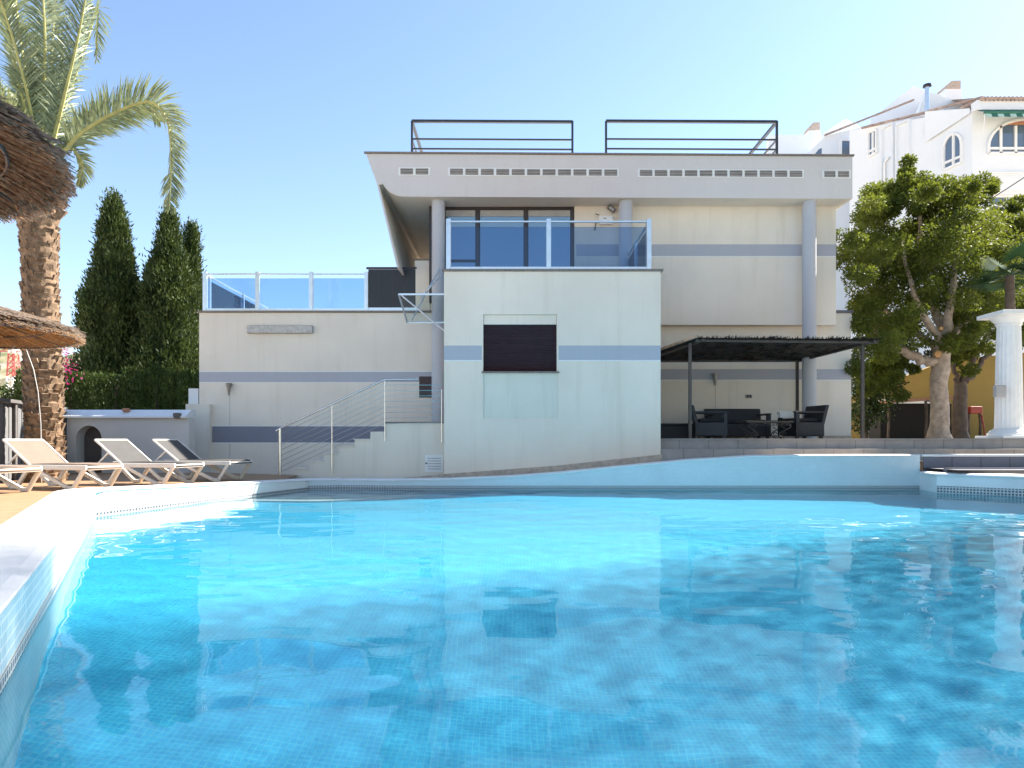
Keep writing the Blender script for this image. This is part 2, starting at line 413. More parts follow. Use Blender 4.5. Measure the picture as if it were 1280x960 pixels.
def fill_with_hole(name, outer, inner, z, mat):
    import bmesh
    bm = bmesh.new(); es = []
    for loop in (outer, inner):
        vs = [bm.verts.new((p[0], p[1], z)) for p in loop]
        es += [bm.edges.new((vs[i], vs[(i + 1) % len(vs)])) for i in range(len(vs))]
    bmesh.ops.triangle_fill(bm, use_beauty=True, use_dissolve=False, edges=es)
    for f in bm.faces:
        f.normal_update()
        if f.normal.z < 0: f.normal_flip()
    me = bpy.data.meshes.new(name); bm.to_mesh(me); bm.free(); me.materials.append(MATS[mat])
    o = bpy.data.objects.new(name, me); COL.objects.link(o); return o
def offset_in(loop, d):
    n = len(loop); out = []
    for i in range(n):
        a, b, c = Vector(loop[i - 1]), Vector(loop[i]), Vector(loop[(i + 1) % n])
        d1 = (b - a).normalized(); d2 = (c - b).normalized()
        n1 = Vector((-d1.y, d1.x)); n2 = Vector((-d2.y, d2.x)); m = (n1 + n2)
        m = m.normalized() if m.length > 1e-6 else n1
        k = d / max(0.45, m.dot(n1)); out.append((b.x + m.x * k, b.y + m.y * k))
    return out
# the rim runs clockwise, so +d moves outwards
RIM_OUT = offset_in(RIM, 0.12)
GZ = 0.06
struct(fill_with_hole("ground", [(-900, -600), (900, -600), (900, 1500), (-900, 1500)], RIM_OUT, GZ, "paving_light"))

def strip_wall(name, pts, ztop, thick, zbot, mat, uvs=True):
    """upright wall with a rounded top whose inner face follows pts"""
    b = MB(); n = len(pts); outs = []
    for i in range(n):
        a, c = Vector(pts[max(i - 1, 0)]), Vector(pts[min(i + 1, n - 1)]); d = (c - a).normalized(); outs.append(Vector((-d.y, d.x)))
    run = 0
    for i in range(n - 1):
        p, q = Vector(pts[i]), Vector(pts[i + 1]); l = (q - p).length; z0, z1 = ztop[i], ztop[i + 1]
        b.quad((p.x, p.y, zbot), (q.x, q.y, zbot), (q.x, q.y, z1), (p.x, p.y, z0), [(run, zbot), (run + l, zbot), (run + l, z1), (run, z0)])
        run += l
    return b, outs
# inner faces of the basin (mosaic) and the waterline band
def inner_face(name, pts, ztop, zbot, mat, push=0.0):
    b = MB(); run = 0; n = len(pts); q = []
    for i in range(n):
        a, c = Vector(pts[max(i - 1, 0)]), Vector(pts[min(i + 1, n - 1)]); d = (c - a).normalized(); nn = Vector((-d.y, d.x)); p = Vector(pts[i]) - nn * push; q.append(p)
    zb = zbot if hasattr(zbot, "__len__") else [zbot] * n; zt = ztop if hasattr(ztop, "__len__") else [ztop] * n
    for i in range(n - 1):
        l = (q[i + 1] - q[i]).length
        b.quad((*q[i], zb[i]), (*q[i + 1], zb[i + 1]), (*q[i + 1], zt[i + 1]), (*q[i], zt[i]), [(run, zb[i]), (run + l, zb[i + 1]), (run + l, zt[i + 1]), (run, zt[i])]); run += l
    return b.build(name, mat)
closed = RIM + [RIM[0]]
ztops = [0.33, 0.33, 0.20] + FARZ + [0.36] * 6 + [0.33]
struct(inner_face("pool_wall", closed[:2], [0.318, 0.318], -2.4, "pool_mosaic_teal"))
struct(inner_face("pool_wall", closed[1:3], [0.318, 0.188], -2.4, "coping_white"))  # white tone stands for strong sun on this mosaic side
struct(inner_face("pool_wall", closed[2:16], [0.188] + [z - 0.02 for z in FARZ], -2.4, "pool_mosaic_wall"))
struct(inner_face("pool_wall", closed[15:], [0.345] * 6 + [0.345, 0.318], -2.4, "coping_white"))
struct(inner_face("waterline_mosaic_band", closed[:3], 0.05, -0.06, "waterline_mosaic", 0.005))
struct(inner_face("waterline_mosaic_band", closed[2:16], 0.075, -0.06, "waterline_mosaic", 0.005))
struct(inner_face("waterline_mosaic_band", [RIM[-5], RIM[-4], RIM[-3]][:2] + [RIM[-3]], 0.125, -0.1, "waterline_mosaic", 0.005))

def coping(name, pts, zt, width, lip, drop, mat):
    """rounded coping running along pts; it reaches lip over the water and width back"""
    n = len(pts); prof = [(-lip, -drop), (-lip - 0.006, -drop * 0.55), (-lip * 0.5 - 0.002, -0.012), (0.05, 0.0), (width, 0.0), (width, -0.4)]
    b = MB(); rings = []
    for i in range(n):
        if i == 0: d1 = d2 = (Vector(pts[1]) - Vector(pts[0])).normalized()
        elif i == n - 1: d1 = d2 = (Vector(pts[-1]) - Vector(pts[-2])).normalized()
        else: d1 = (Vector(pts[i]) - Vector(pts[i - 1])).normalized(); d2 = (Vector(pts[i + 1]) - Vector(pts[i])).normalized()
        n1 = Vector((-d1.y, d1.x)); n2 = Vector((-d2.y, d2.x)); m = (n1 + n2).normalized(); k = 1 / max(0.5, m.dot(n1))
        rings.append([(pts[i][0] + m.x * o * k, pts[i][1] + m.y * o * k, zt[i] + dz) for o, dz in prof])
    for i in range(n - 1):
        for j in range(len(prof) - 1): b.quad(rings[i][j], rings[i + 1][j], rings[i + 1][j + 1], rings[i][j + 1])
    return b.build(name, mat, smooth=True)
def dense(pts, z, step=0.4):
    P, ZZ = [], []
    for i in range(len(pts) - 1):
        a, b = Vector(pts[i]), Vector(pts[i + 1]); k = max(1, int((b - a).length / step))
        for j in range(k): t = j / k; P.append(tuple(a.lerp(b, t))); ZZ.append(z[i] * (1 - t) + z[i + 1] * t)
    P.append(tuple(pts[-1])); ZZ.append(z[-1]); return P, ZZ
# left side with rounded corners
def rounded(pts, r, z):
    P, ZZ = [pts[0]], [z[0]]
    for i in range(1, len(pts) - 1):
        a, b, c = Vector(pts[i - 1]), Vector(pts[i]), Vector(pts[i + 1]); p = b + (a - b).normalized() * r; q = b + (c - b).normalized() * r
        for t in np.linspace(0, 1, 7):
            P.append(tuple(p * (1 - t) ** 2 + b * 2 * t * (1 - t) + q * t * t)); ZZ.append(z[i])
    P.append(pts[-1]); ZZ.append(z[-1]); return P, ZZ
lp, lz = rounded([P0, P1, P2, FAR[0]], 0.18, [0.33, 0.33, 0.20, 0.20])
struct(coping("pool_coping", lp, lz, 0.42, 0.010, 0.03, "coping_white"))
struct(coping("pool_coping", FAR, FARZ, 0.26, 0.012, 0.04, "coping_white"))
struct(coping("pool_coping", RIGHT, [0.36] * 6, 0.42, 0.03, 0.05, "coping_white"))
struct(coping("pool_coping", [RIGHT[-1], P0], [0.345, 0.33], 0.5, 0.03, 0.05, "coping_white"))

def zfloor(x, y):
    t = np.clip((x + 3.0) / 9.0 + (9.5 - y) / 16.0, 0, 1); t = t * t * (3 - 2 * t)
    return -0.62 - 1.05 * t
gx, gy = np.meshgrid(np.linspace(-6.2, 13.2, 60), np.linspace(-3.8, 13.8, 54))
vv = np.stack([gx, gy, zfloor(gx, gy)], -1).reshape(-1, 3)
ii = np.arange(54 * 60).reshape(54, 60); ff = np.stack([ii[:-1, :-1], ii[:-1, 1:], ii[1:, 1:], ii[1:, :-1]], -1).reshape(-1, 4)
struct(np_mesh("pool_floor", vv, ff, "pool_floor"))
b = MB(); b.lathe([(1.75, -2.0), (1.75, -0.16), (1.70, -0.13), (0.02, -0.13)], 64, (-3.55, 13.2, 0)); b.lathe([(2.15, -2.0), (2.15, -0.40), (2.10, -0.38), (0.05, -0.38)], 64, (-3.55, 13.2, 0))
struct(b.build("pool_steps", "pool_mosaic_wall", smooth=True))

# water: a rippled surface over a closed body
def inside(px, py, poly):
    c = np.zeros(px.shape, bool); n = len(poly)
    for i in range(n):
        x0, y0 = poly[i]; x1, y1 = poly[i - 1]
        cond = ((y0 > py) != (y1 > py)) & (px < (x1 - x0) * (py - y0) / (y1 - y0 + 1e-12) + x0); c ^= cond
    return c
def ripple(x, y):
    """height of the wind ripples, longer swell to the left and near, fine chop to the right and far"""
    h = np.zeros_like(x); r = np.random.default_rng(5)
    for lam, amp, nn in ((1.9, 0.0030, 5), (0.95, 0.0019, 6), (0.5, 0.0008, 7), (0.24, 0.00022, 8), (0.12, 0.00006, 8)):
        for _ in range(nn):
            th = r.normal(1.45, 0.55); k = 2 * math.pi / (lam * r.uniform(0.75, 1.3)); ph = r.uniform(0, 6.28)
            a = amp * r.uniform(0.4, 1.0) / math.sqrt(nn)
            h += a * np.sin(k * (x * math.cos(th) + y * math.sin(th)) + ph + 0.9 * np.sin(0.55 * x + ph) + 0.7 * np.sin(0.6 * y - ph * 2))
    patch = 0.45 + 0.55 * np.clip(0.5 + 0.5 * np.sin(0.8 * x + 1.1 + 0.5 * np.sin(0.9 * y)) * np.cos(0.7 * y - 0.4 * x), 0, 1)
    fine = np.zeros_like(x)
    for _ in range(14):
        th = r.uniform(0, 3.14); k = 2 * math.pi / r.uniform(0.13, 0.34); fine += np.sin(k * (x * math.cos(th) + y * math.sin(th)) + r.uniform(0, 6.28))
    return h * patch * (1.25 + .55 * np.clip((2.5 - x) / 5, 0, 1)) + fine * 0.00005
st = 0.032
wx, wy = np.meshgrid(np.arange(-5.6, 12.8, st), np.arange(-3.4, 13.5, st)); ny, nx = wx.shape
wz = ripple(wx, wy)
poly = [Vector(p) for p in offset_in(RIM, 0.08)]
cx, cyy = (wx[:-1, :-1] + st / 2), (wy[:-1, :-1] + st / 2); ok = inside(cx, cyy, [(p.x, p.y) for p in poly])
idx = np.arange(nx * ny).reshape(ny, nx)
top = np.stack([idx[:-1, :-1], idx[:-1, 1:], idx[1:, 1:], idx[1:, :-1]], -1)[ok]
vt = np.stack([wx, wy, wz], -1).reshape(-1, 3)
edges = np.concatenate([top[:, [0, 1]], top[:, [1, 2]], top[:, [2, 3]], top[:, [3, 0]]])
key = edges[:, 0].astype(np.int64) * (nx * ny) + edges[:, 1]; rev = edges[:, 1].astype(np.int64) * (nx * ny) + edges[:, 0]
bd = edges[~np.isin(key, rev)]
vb = vt.copy(); vb[:, 2] = -2.3; off = nx * ny
side = np.stack([bd[:, 1], bd[:, 0], bd[:, 0] + off, bd[:, 1] + off], -1)
faces = np.concatenate([top, side, top[:, ::-1] + off]); used = np.unique(faces); remap = np.full(2 * off, -1); remap[used] = np.arange(len(used))
w = np_mesh("pool_water", np.concatenate([vt, vb])[used], remap[faces], "pool_water")
w.data.shade_smooth()
struct(w)
w.cycles.is_caustics_caster = True
for o in bpy.data.objects:
    if o.name.startswith(('pool_floor', 'pool_wall', 'pool_steps', 'waterline')): o.cycles.is_caustics_receiver = True

# ------------------------------------------------------------------ paved setting
b = MB()
left_edge = [(p[0] , p[1]) for p in offset_in([P0, P1, P2], 0.58)]
def uvpoly(b, pts, z):
    b.poly([(x, y, z) for x, y in pts]); b.uv[len(b.f) - 1] = [(x, y) for x, y in pts]
uvpoly(b, [(-0.60, -0.6), (-5.55, 8.45), (-4.30, 12.9), (-4.6, 14.6), (-8.6, 16.4), (-14, 15.4), (-14, -6), (-0.9, -6)], 0.20)
struct(b.build("pool_deck", "deck_tile"))
b = MB()                                                   # skirting of the deck slab
# stepped terrace
def tiled_block(b, x0, x1, y0, y1, z0, z1):
    b.quad((x0, y0, z0), (x1, y0, z0), (x1, y0, z1), (x0, y0, z1), [(x0, 0.02), (x1, 0.02), (x1, 0.3), (x0, 0.3)])
    b.quad((x0, y0, z1), (x1, y0, z1), (x1, y1, z1), (x0, y1, z1), [(x0, y0), (x1, y0), (x1, y1), (x0, y1)])
    b.quad((x0, y1, z0), (x0, y0, z0), (x0, y0, z1), (x0, y1, z1), [(y1, 0.02), (y0, 0.02), (y0, 0.3), (y1, 0.3)])
    b.quad((x1, y0, z0), (x1, y1, z0), (x1, y1, z1), (x1, y0, z1), [(y0, 0.02), (y1, 0.02), (y1, 0.3), (y0, 0.3)])
b = MB()
tiled_block(b, 3.07, 30, 14.02, 26, -0.2, 0.765)
tiled_block(b, 3.075, 30, 14.36, 26, 0.5, 0.955)
b.box(3.08, 30, 14.33, 26, 0.957, 0.982)
struct(b.build("terrace", "terrace_tile"))
# sloping path between the pool wall and the house
b = MB()
for (xa, za), (xb, zb) in zip([(-5.5, .07), (-1.9, .10), (-1.4, .14), (0.9, .28), (3.06, .49)], [(-1.9, .10), (-1.4, .14), (0.9, .28), (3.06, .49), (9.0, .54)]):
    b.quad((xa, 13.2, za), (xb, 13.2, zb), (xb, 14.3, zb), (xa, 14.3, za))
struct(b.build("path", "paving_light"))
# upper basin edge on the right
b = MB()
b.quad((7.86, 13.0, .3), (16, 13.0, .3), (16, 13.0, .63), (7.86, 13.0, .63), [(0, .05), (8.1, .05), (8.1, .38), (0, .38)])
b.quad((7.86, 12.0, .42), (16, 12.0, .42), (16, 13.0, .42), (7.86, 13.0, .42), [(0, 0), (8, 0), (8, 1), (0, 1)])
b.box(7.9, 16, 12.35, 12.45, .2, .44)
struct(b.build("upper_basin_wall", "slate_tile"))
b = MB(); b.box(7.83, 16, 12.975, 13.25, .632, .675); struct(b.build("upper_basin_coping", "coping_white", bevel=0.012))

# ------------------------------------------------------------------ the house
H = thing("modern_house", "modern flat roofed cream house with grey roof slab, balcony and terraces behind the pool", "house", (0, 15, 0))
H.location = (0, 0, 0)
def part(name, mb, mat, parent=H, **k): return mb.build(name, mat, parent, **k)

YB, YW, YM, YL, YF = 14.0, 17.05, 17.0, 17.25, 16.3
# projecting block with the shuttered window
bx0, bx1 = -1.40, 3.06
wx0, wx1, wz0, wz1 = X(604, YB), X(696, YB), Z(465, YB), Z(393, YB)
px0, px1, pz0, pz1 = X(604, YB), X(697.5, YB), Z(523, YB), Z(467.5, YB)
b = MB(); b.panel(bx0, bx1, -0.2, 4.42, YB, [(wx0, wx1, wz0, wz1, 0.16, False), (px0, px1, pz0, pz1, 0.04, False)])
b.quad((bx0, YB, -0.2), (bx0, 17.2, -0.2), (bx0, 17.2, 4.42), (bx0, YB, 4.42)); b.quad((bx1, YB, -0.2), (bx1, 17.2, -0.2), (bx1, 17.2, 4.42), (bx1, YB, 4.42))
b.quad((bx0, YB, 4.42), (bx1, YB, 4.42), (bx1, 17.2, 4.42), (bx0, 17.2, 4.42))
part("block_wall", b, "wall_block")
part("infill_panel", MB().box(px0, px1, YB + .032, YB + .06, pz0, pz1), "infill_plaster")
b = MB(); b.box(bx0 - 0.03, bx1 + 0.05, YB - 0.04, 17.0, 4.423, 4.465); part("block_coping", b, "stone_cap")
b = MB(); b.box(wx0 + .003, wx1 - .003, YB + 0.05, YB + 0.15, Z(405, YB), wz1 - .003); part("shutter_box", b, "wall_block")
sh = MB()
nz = 26; z0, z1 = wz0 + 0.012, Z(405, YB) - 0.003
for k in range(nz):
    a = z0 + (z1 - z0) * k / nz; c = z0 + (z1 - z0) * (k + 1) / nz
    sh.prism([(YB + 0.085, a), (YB + 0.070, (a + c) / 2), (YB + 0.085, c - 0.003), (YB + 0.12, c - 0.003), (YB + 0.12, a)], 'x', wx0 + 0.004, wx1 - 0.004)
win = part("window", MB().box(wx0, wx1, YB + 0.152, YB + 0.159, wz0, wz1), "frame_dark")
part("roller_shutter", sh, "shutter_brown", win)
part("window_sill", MB().box(wx0 - 0.03, wx1 + 0.05, YB - 0.035, YB + 0.15, wz0 - 0.025, wz0 + 0.01), "stone_cap", win)
for a, c in ((bx0 + .002, wx0 - 0.03), (wx1 + 0.04, bx1 - .002)):
    zb0, zb1 = Z(450, YB), Z(432, YB)
    part("wall_band", MB().box(a, c, YB - 0.004, YB + 0.004, zb0, zb1), "band_blue")
    part("band_highlight", MB().box(a, c, YB - 0.006, YB + 0.003, zb0 - 0.022, zb0 - 0.001), "white_paint")  # white strip paints the highlight along the edge of the band
# stone plinth that climbs along the foot of the block
b = MB(); pl = [(-2.35, .06, .16), (-1.4, .10, .25), (0.9, .26, .42), (3.06, .48, .652)]
for (xa, za, ta), (xb, zb, tb) in zip(pl, pl[1:]):
    i = len(b.v); b.v += [(xa, YB - .025, za - .15), (xb, YB - .025, zb - .15), (xb, YB - .025, tb), (xa, YB - .025, ta), (xa, YB + .01, ta), (xb, YB + .01, tb)]
    b.f += [(i, i + 1, i + 2, i + 3), (i + 3, i + 2, i + 5, i + 4)]
b.quad((3.06, YB - .025, .2), (3.085, YB - .025, .2), (3.085, YB - .025, .655), (3.06, YB - .025, .652)); b.quad((3.085, YB - .025, .2), (3.085, YB + .35, .2), (3.085, YB + .35, .655), (3.085, YB - .025, .655))
part("plinth", b, "plinth_stone")

# left wing under its roof terrace
wl = X(249, YW)
b = MB(); b.box(wl, bx0 - 0.02, YW, 24.0, -0.2, 4.14); part("wing_wall", b, "wall_cream")
b = MB(); b.box(wl - .04, bx0 - 0.3, YW - .04, 24.04, 4.143, 4.19); part("wing_coping", b, "stone_cap")
b = MB(); b.box(wl + .25, bx0 - 0.32, YW + .25, 23.9, 4.192, 4.20); part("terrace_floor", b, "paving_light")
pier = MB(); pier.box(X(232, 16.9), X(262, 16.9), 16.9, YW - .001, -0.2, Z(505, 16.9)); part("wing_pier", pier, "wall_cream")
part("wing_pier_post", MB().box(X(238, 17.2), X(250, 17.2) - .002, 17.1, 17.5, 1.2, Z(486, 17.2)), "white_wash")
part("wall_band", MB().box(wl + .001, -1.95, YW - .004, YW + .004, Z(477.5, YW), Z(465, YW)), "band_blue")
part("band_highlight", MB().box(wl + .001, -1.95, YW - .006, YW + .003, Z(478.6, YW), Z(477.6, YW)), "white_paint")  # painted highlight lines above and below the wing band
part("band_highlight", MB().box(wl + .001, -1.95, YW - .006, YW + .003, Z(464.9, YW), Z(464, YW)), "white_paint")
part("wall_band", MB().box(X(262, YW), -1.95, YW - .004, YW + .004, Z(553, YW), Z(533, YW)), "band_dark")
for a in ((553.2, 554.4), (531.8, 532.9)):
    part("band_highlight", MB().box(X(262, YW), -1.95, YW - .006, YW + .003, Z(a[1], YW), Z(a[0], YW)), "white_paint")
part("wall_groove", MB().box(X(287, YW), X(287.6, YW), YW - .002, YW + .002, .2, Z(492, YW)), "slat_shade")
# long weathered strip lamp
la = tag(MB().box(X(310, YW), X(391.5, YW), YW - .10, YW + .005, Z(417, YW), Z(407.5, YW)).build("strip_lamp", "weathered_alu", bevel=0.01), "long narrow grey strip lamp high on the cream left wing wall", "wall lamp")
# low brown louvred window by the stair landing
lw = part("stair_window", MB().box(X(524, YW), X(556, YW), YW - .01, YW + .01, Z(497, YW), Z(470.5, YW)), "frame_dark")
part("roller_shutter", MB().box(X(525, YW), X(556, YW), YW - .03, YW - .012, Z(487, YW), Z(471.5, YW)), "shutter_brown", lw)

# upper floor
ww0, ww1 = X(538, YM), X(718, YM)
b = MB(); b.prism([(ww1, 4.2), (3.03, 4.2), (3.03, Z(406, YM)), (8.1, Z(406, YM)), (8.1, 6.9), (ww1, 6.9)], 'y', YM, 24); part("upper_wall", b, "wall_cream")
b = MB(); b.box(-2.0, ww1 - .002, 20.0, 24, 4.2, 6.9); part("room_back_wall", b, "wall_cream")
b = MB(); b.box(ww0, ww1 - .003, 17.0, 20.0, 4.2, 4.36); part("room_floor", b, "wall_cream")
b = MB(); b.box(X(520, 17.3), ww0 - .03, 17.1, 17.35, 4.19, Z(325.5, 17.1)); part("terrace_parapet", b, "wall_cream")
part("parapet_cap", MB().box(X(520, 17.3) - .02, ww0 - .02, 17.07, 17.38, Z(325.5, 17.1) + .002, Z(325.5, 17.1) + .03), "stone_cap")
zt = Z(262, YM)
wf = MB(); fr0, fr1 = YM + .03, YM + .09
wf.box(X(555, YM), ww1 - .004, fr0, fr1, zt, zt + 0.13)                     # head
for pa, pb in ((594.5, 599.5), (655, 660), (713.5, 717.8)): wf.box(X(pa, YM), X(pb, YM) - .004, fr0, fr1, 4.40, zt - .002)
wf.box(X(553, YM), X(556.5, YM), fr0, fr1, 4.40, zt - .002)
swin = part("sliding_window", wf, "frame_dark")
for pa, pb in ((557, 594), (600, 654.5), (660.5, 713)):
    part("pane", MB().box(X(pa, YM), X(pb, YM), YM + .055, YM + .065, 4.42, zt - .003), "window_glass", swin)
    part("pane_strip", MB().box(X(pa, YM), X(pb, YM), YM + .040, YM + .052, Z(270, YM), zt - .004), "panel_grey", swin)  # grey strip across the top of each pane
part("pane_rail", MB().box(X(557, YM), X(594, YM), fr0 - .004, fr1, Z(327, YM), Z(324, YM)), "frame_dark", swin)
part("lintel", MB().box(ww0, ww1 - .004, YM + .002, YM + .3, zt + .132, 6.9), "wall_cream")
cw = part("corner_window", MB().box(ww0 - .03, X(553, YM) - .002, YM - .02, YM + .10, 4.4, zt + .12), "frame_dark")
part("side_pane", MB().box(ww0 - .02, ww0, YM + .11, 20.0, 4.4, 6.7), "window_glass", cw)
# lower garden wall behind the pergola
b = MB(); b.box(bx1 - .2, X(1064, YL), YL, 24.2, 0.5, Z(391.5, YL)); part("lower_wall", b, "wall_cream")
part("slate_cap", MB().box(8.12, X(1066, YL), YL - .04, 24.25, Z(391.5, YL) + .002, Z(388, YL)), "slate_cap")
part("wall_base", MB().box(bx1 + .03, X(1064.5, YL), YL - .012, YL + .01, .98, 1.06), "plinth_stone")
part("wall_band", MB().box(3.07, 8.098, YM - .004, YM + .004, Z(320, YM), Z(305.5, YM)), "band_blue")
part("wall_band", MB().box(ww1 + .05, 3.05, YM - .004, YM + .004, Z(320, YM), Z(305.5, YM)), "band_blue")
part("band_highlight", MB().box(3.07, 8.098, YM - .006, YM + .003, Z(321.2, YM), Z(320.1, YM)), "white_paint")
part("wall_band", MB().box(3.07, X(1064, YL) - .001, YL - .004, YL + .004, Z(474.5, YL), Z(461.5, YL)), "band_blue")
part("band_highlight", MB().box(3.07, X(1064, YL) - .001, YL - .006, YL + .003, Z(475.8, YL), Z(474.6, YL)), "white_paint")
for px_, py_ in ((894, 0),):
    part("wall_groove", MB().box(X(893.8, YL), X(894.4, YL), YL - .002, YL + .002, 1.0, 2.4), "slat_shade")

# roof slab with the raked fin on its left end
zS, zT = 6.79, 7.81
outl = [(-3.50, zT), (-3.24, 7.12 - .02), (-2.76, 5.09), (-2.71, 5.09), (-3.19, 7.06)]
cx_, cz_, rr = -2.58, 7.37, 0.58
for k in range(9):
    t = R(208 + (270 - 208) * k / 8); outl.append((cx_ + rr * math.cos(t) * 1.02, cz_ + rr * math.sin(t)))
outl += [(8.24, zS), (8.24, zT)]
roof = MB(); roof.prism(outl, 'y', 0, 8.2)
for i, v in enumerate(roof.v):
    y = (YF + 0.0135 * (v[0] + 3.5)) if v[1] == 0 else 24.4
    roof.v[i] = (v[0], y, v[2])
rf = part("roof", roof, ["fascia_grey", "wall_cream"])
for p in rf.data.polygons:                                   # under side and fin are cream plaster
    if p.normal.y > -0.5 and (p.normal.z < 0.3): p.material_index = 1
part("roof_edge", MB().bar((-3.54, YF - .01, zT + .022), (8.27, YF + .15, zT + .022), .06, .04), "stone_cap", rf)
def yf(px): return YF + 0.0135 * (X(px, YF) + 3.5)
vents = []
for a, c, n in ((499, 537, 2), (561, 773, 11), (798, 1004, 11), (1028.5, 1062.5, 2)):
    for k in range(n):
        u0 = a + (c - a) * k / n + 1.0; u1 = a + (c - a) * (k + 1) / n - 1.0; y = yf((u0 + u1) / 2)
        x0, x1 = X(u0, y), X(u1, y); q = (u0 - 499) / 563; v0 = Z(218.2 + 3.6 * q, y); v1 = Z(210.6 + 3.4 * q, y)
        v = part("fascia_vent", MB().box(x0 - .035, x1 + .035, y - .014, y + .004, v0 - .022, v1 + .022), "white_paint")
        part("vent_back", MB().box(x0 + .012, x1 - .012, y - .017, y - .015, v0, v1), "slot_dark", v)
        g = MB()
        for s in range(4):
            zz = v0 + (v1 - v0) * (s + .35) / 4; g.box(x0 + .013, x1 - .013, y - .026, y - .018, zz, zz + (v1 - v0) / 4 * .42)
        part("vent_grille", g, "slat_shade", v)
# round columns
for px_, yy, zb in ((548, 16.66, 0.0), (782, 16.66, 4.2), (1011.5, 16.66, 0.955)):
    part("column", MB().lathe([(.168, zb), (.165, zb + .3), (.163, 6.85)], 40, (X(px_, yy), yy, 0)), "column_grey", smooth=True)

def glass_rail(name, p, q, posts, z0, z1, mat="balcony_glass", post_w=0.09, gap=0.13):
    """post positions are fractions along p-q"""
    p = Vector((p[0], p[1], 0)); q = Vector((q[0], q[1], 0)); d = (q - p).normalized()
    r = part(name, MB().bar((*p.lerp(q, 0).xy, z1 - .02), (*q.xy, z1 - .02), .045, .03), "aluminium")
    part("base_rail", MB().bar((*p.xy, z0 + .035), (*q.xy, z0 + .035), .05, .06), "aluminium", r)
    for t in posts:
        c = p.lerp(q, t); part("post", MB().bar((*c.xy, z0), (*c.xy, z1 + .03), post_w, post_w, d), "aluminium", r)
    for a, c in zip(posts, posts[1:]):
        u = p.lerp(q, a) + d * (post_w / 2 + .012); v = p.lerp(q, c) - d * (post_w / 2 + .012)
        part("glass_panel", MB().bar((*u.xy, (z0 + z1 - gap + .06) / 2), (*v.xy, (z0 + z1 - gap + .06) / 2), .012, (z1 - gap - z0 - .06)), mat, r)
    return r
zb, zt2 = 4.466, Z(276, YB + .08)
glass_rail("balcony_railing", (X(560.5, YB + .08), YB + .08), (X(811, YB + .08), YB + .08), [0, .5, 1], zb, zt2)
glass_rail("balcony_railing", (X(811, YB + .08), YB + .18), (X(811, YB + .08), 16.9), [.02, .5, .98], zb, zt2 - .01, post_w=.06)
zb, zt2 = 4.192, Z(341.5, YW + .06)
y_ = YW + .06
glass_rail("terrace_railing", (X(256.5, y_), y_), (X(458, y_), y_), [0, (322 - 256.5) / 201.5, (389 - 256.5) / 201.5, 1], zb, zt2)
glass_rail("terrace_railing", (X(256.5, y_), y_ + .12), (X(256.5, y_), 23.8), [.02, .35, .68, .99], zb, zt2 - .01, post_w=.06)
r = part("privacy_screen", MB().box(X(460.5, y_), X(519.5, y_), y_ - .012, y_ + .012, zb + .09, Z(337, y_)), "privacy_dark")
part("base_rail", MB().box(X(458, y_), X(521, y_), y_ - .02, y_ + .02, zb, zb + .08), "aluminium", r)
part("top_rail", MB().box(X(458, y_), X(521, y_), y_ - .02, y_ + .02, Z(336.5, y_), Z(334, y_)), "frame_dark", r)
for px_ in (475, 490, 505): part("mullion", MB().box(X(px_, y_), X(px_ + 1, y_), y_ - .018, y_ - .013, zb + .1, Z(338, y_)), "frame_dark", r)
# black roof railings
def roof_rail(pa, pb, left_ret, right_ret):
    y = 16.75; x0, x1 = X(pa, y), X(pb, y); zt_ = Z(151.5, y); zs = [zt_, zt_ - .44, zt_ - .68]
    r = part("roof_railing", MB().bar((x0, y, zt_), (x1, y, zt_ - .02), .07, .06), "black_metal")
    for z in zs[1:]: part("rail", MB().bar((x0, y, z), (x1, y, z - .02), .035, .035), "black_metal", r)
    for x in (x0, x1): part("post", MB().bar((x, y, zT), (x, y, zt_), .05, .05), "black_metal", r)
    for on, x in ((left_ret, x0), (right_ret, x1)):
        if not on: continue
        for k, z in enumerate(zs):
            dz = 0.0 if x == x0 else -.02
            part("rail", MB().bar((x, y + .03, z + dz), (x, y + 3.0, z + dz), .07 if k == 0 else .035, .06 if k == 0 else .035), "black_metal", r)
        part("post", MB().bar((x, y + 3.0, zT), (x, y + 3.0, zt_), .05, .05), "black_metal", r)
roof_rail(515, 715.5, True, False); roof_rail(757.5, 971, False, True)

# small glass canopy over the side door
cn = part("door_canopy", MB().poly([(X(498.5, 14.6), 14.6, Z(368, 14.6)), (bx0 - .002, 14.6, Z(368, 14.6)), (bx0 - .002, 16.0, Z(403, 16)), (X(509, 16), 16.0, Z(403, 16))]), "clear_glass")
for a, c in (((X(498.5, 14.6), 14.6, Z(368, 14.6)), (bx0, 14.6, Z(368, 14.6))), ((X(509, 16), 16.0, Z(403, 16)), (bx0, 16.0, Z(403, 16))), ((X(498.5, 14.6), 14.6, Z(368, 14.6)), (X(509, 16), 16.0, Z(403, 16)))):
    part("canopy_frame", MB().bar(a, c, .035, .035), "aluminium", cn)
for a, c in (((X(502, 14.62), 14.62, Z(369, 14.6)), (bx0, 14.62, Z(416, 14.6))), ((X(526, 14.9), 14.9, Z(372, 14.9)), (bx0 - .02, 15.4, Z(333, 15.4))), ((X(515, 15.9), 15.9, Z(400, 15.9)), (X(549, 16.4), 16.4, Z(336, 16.4)))):
    part("canopy_rod", MB().tube([a, c], .018, 8), "aluminium", cn)
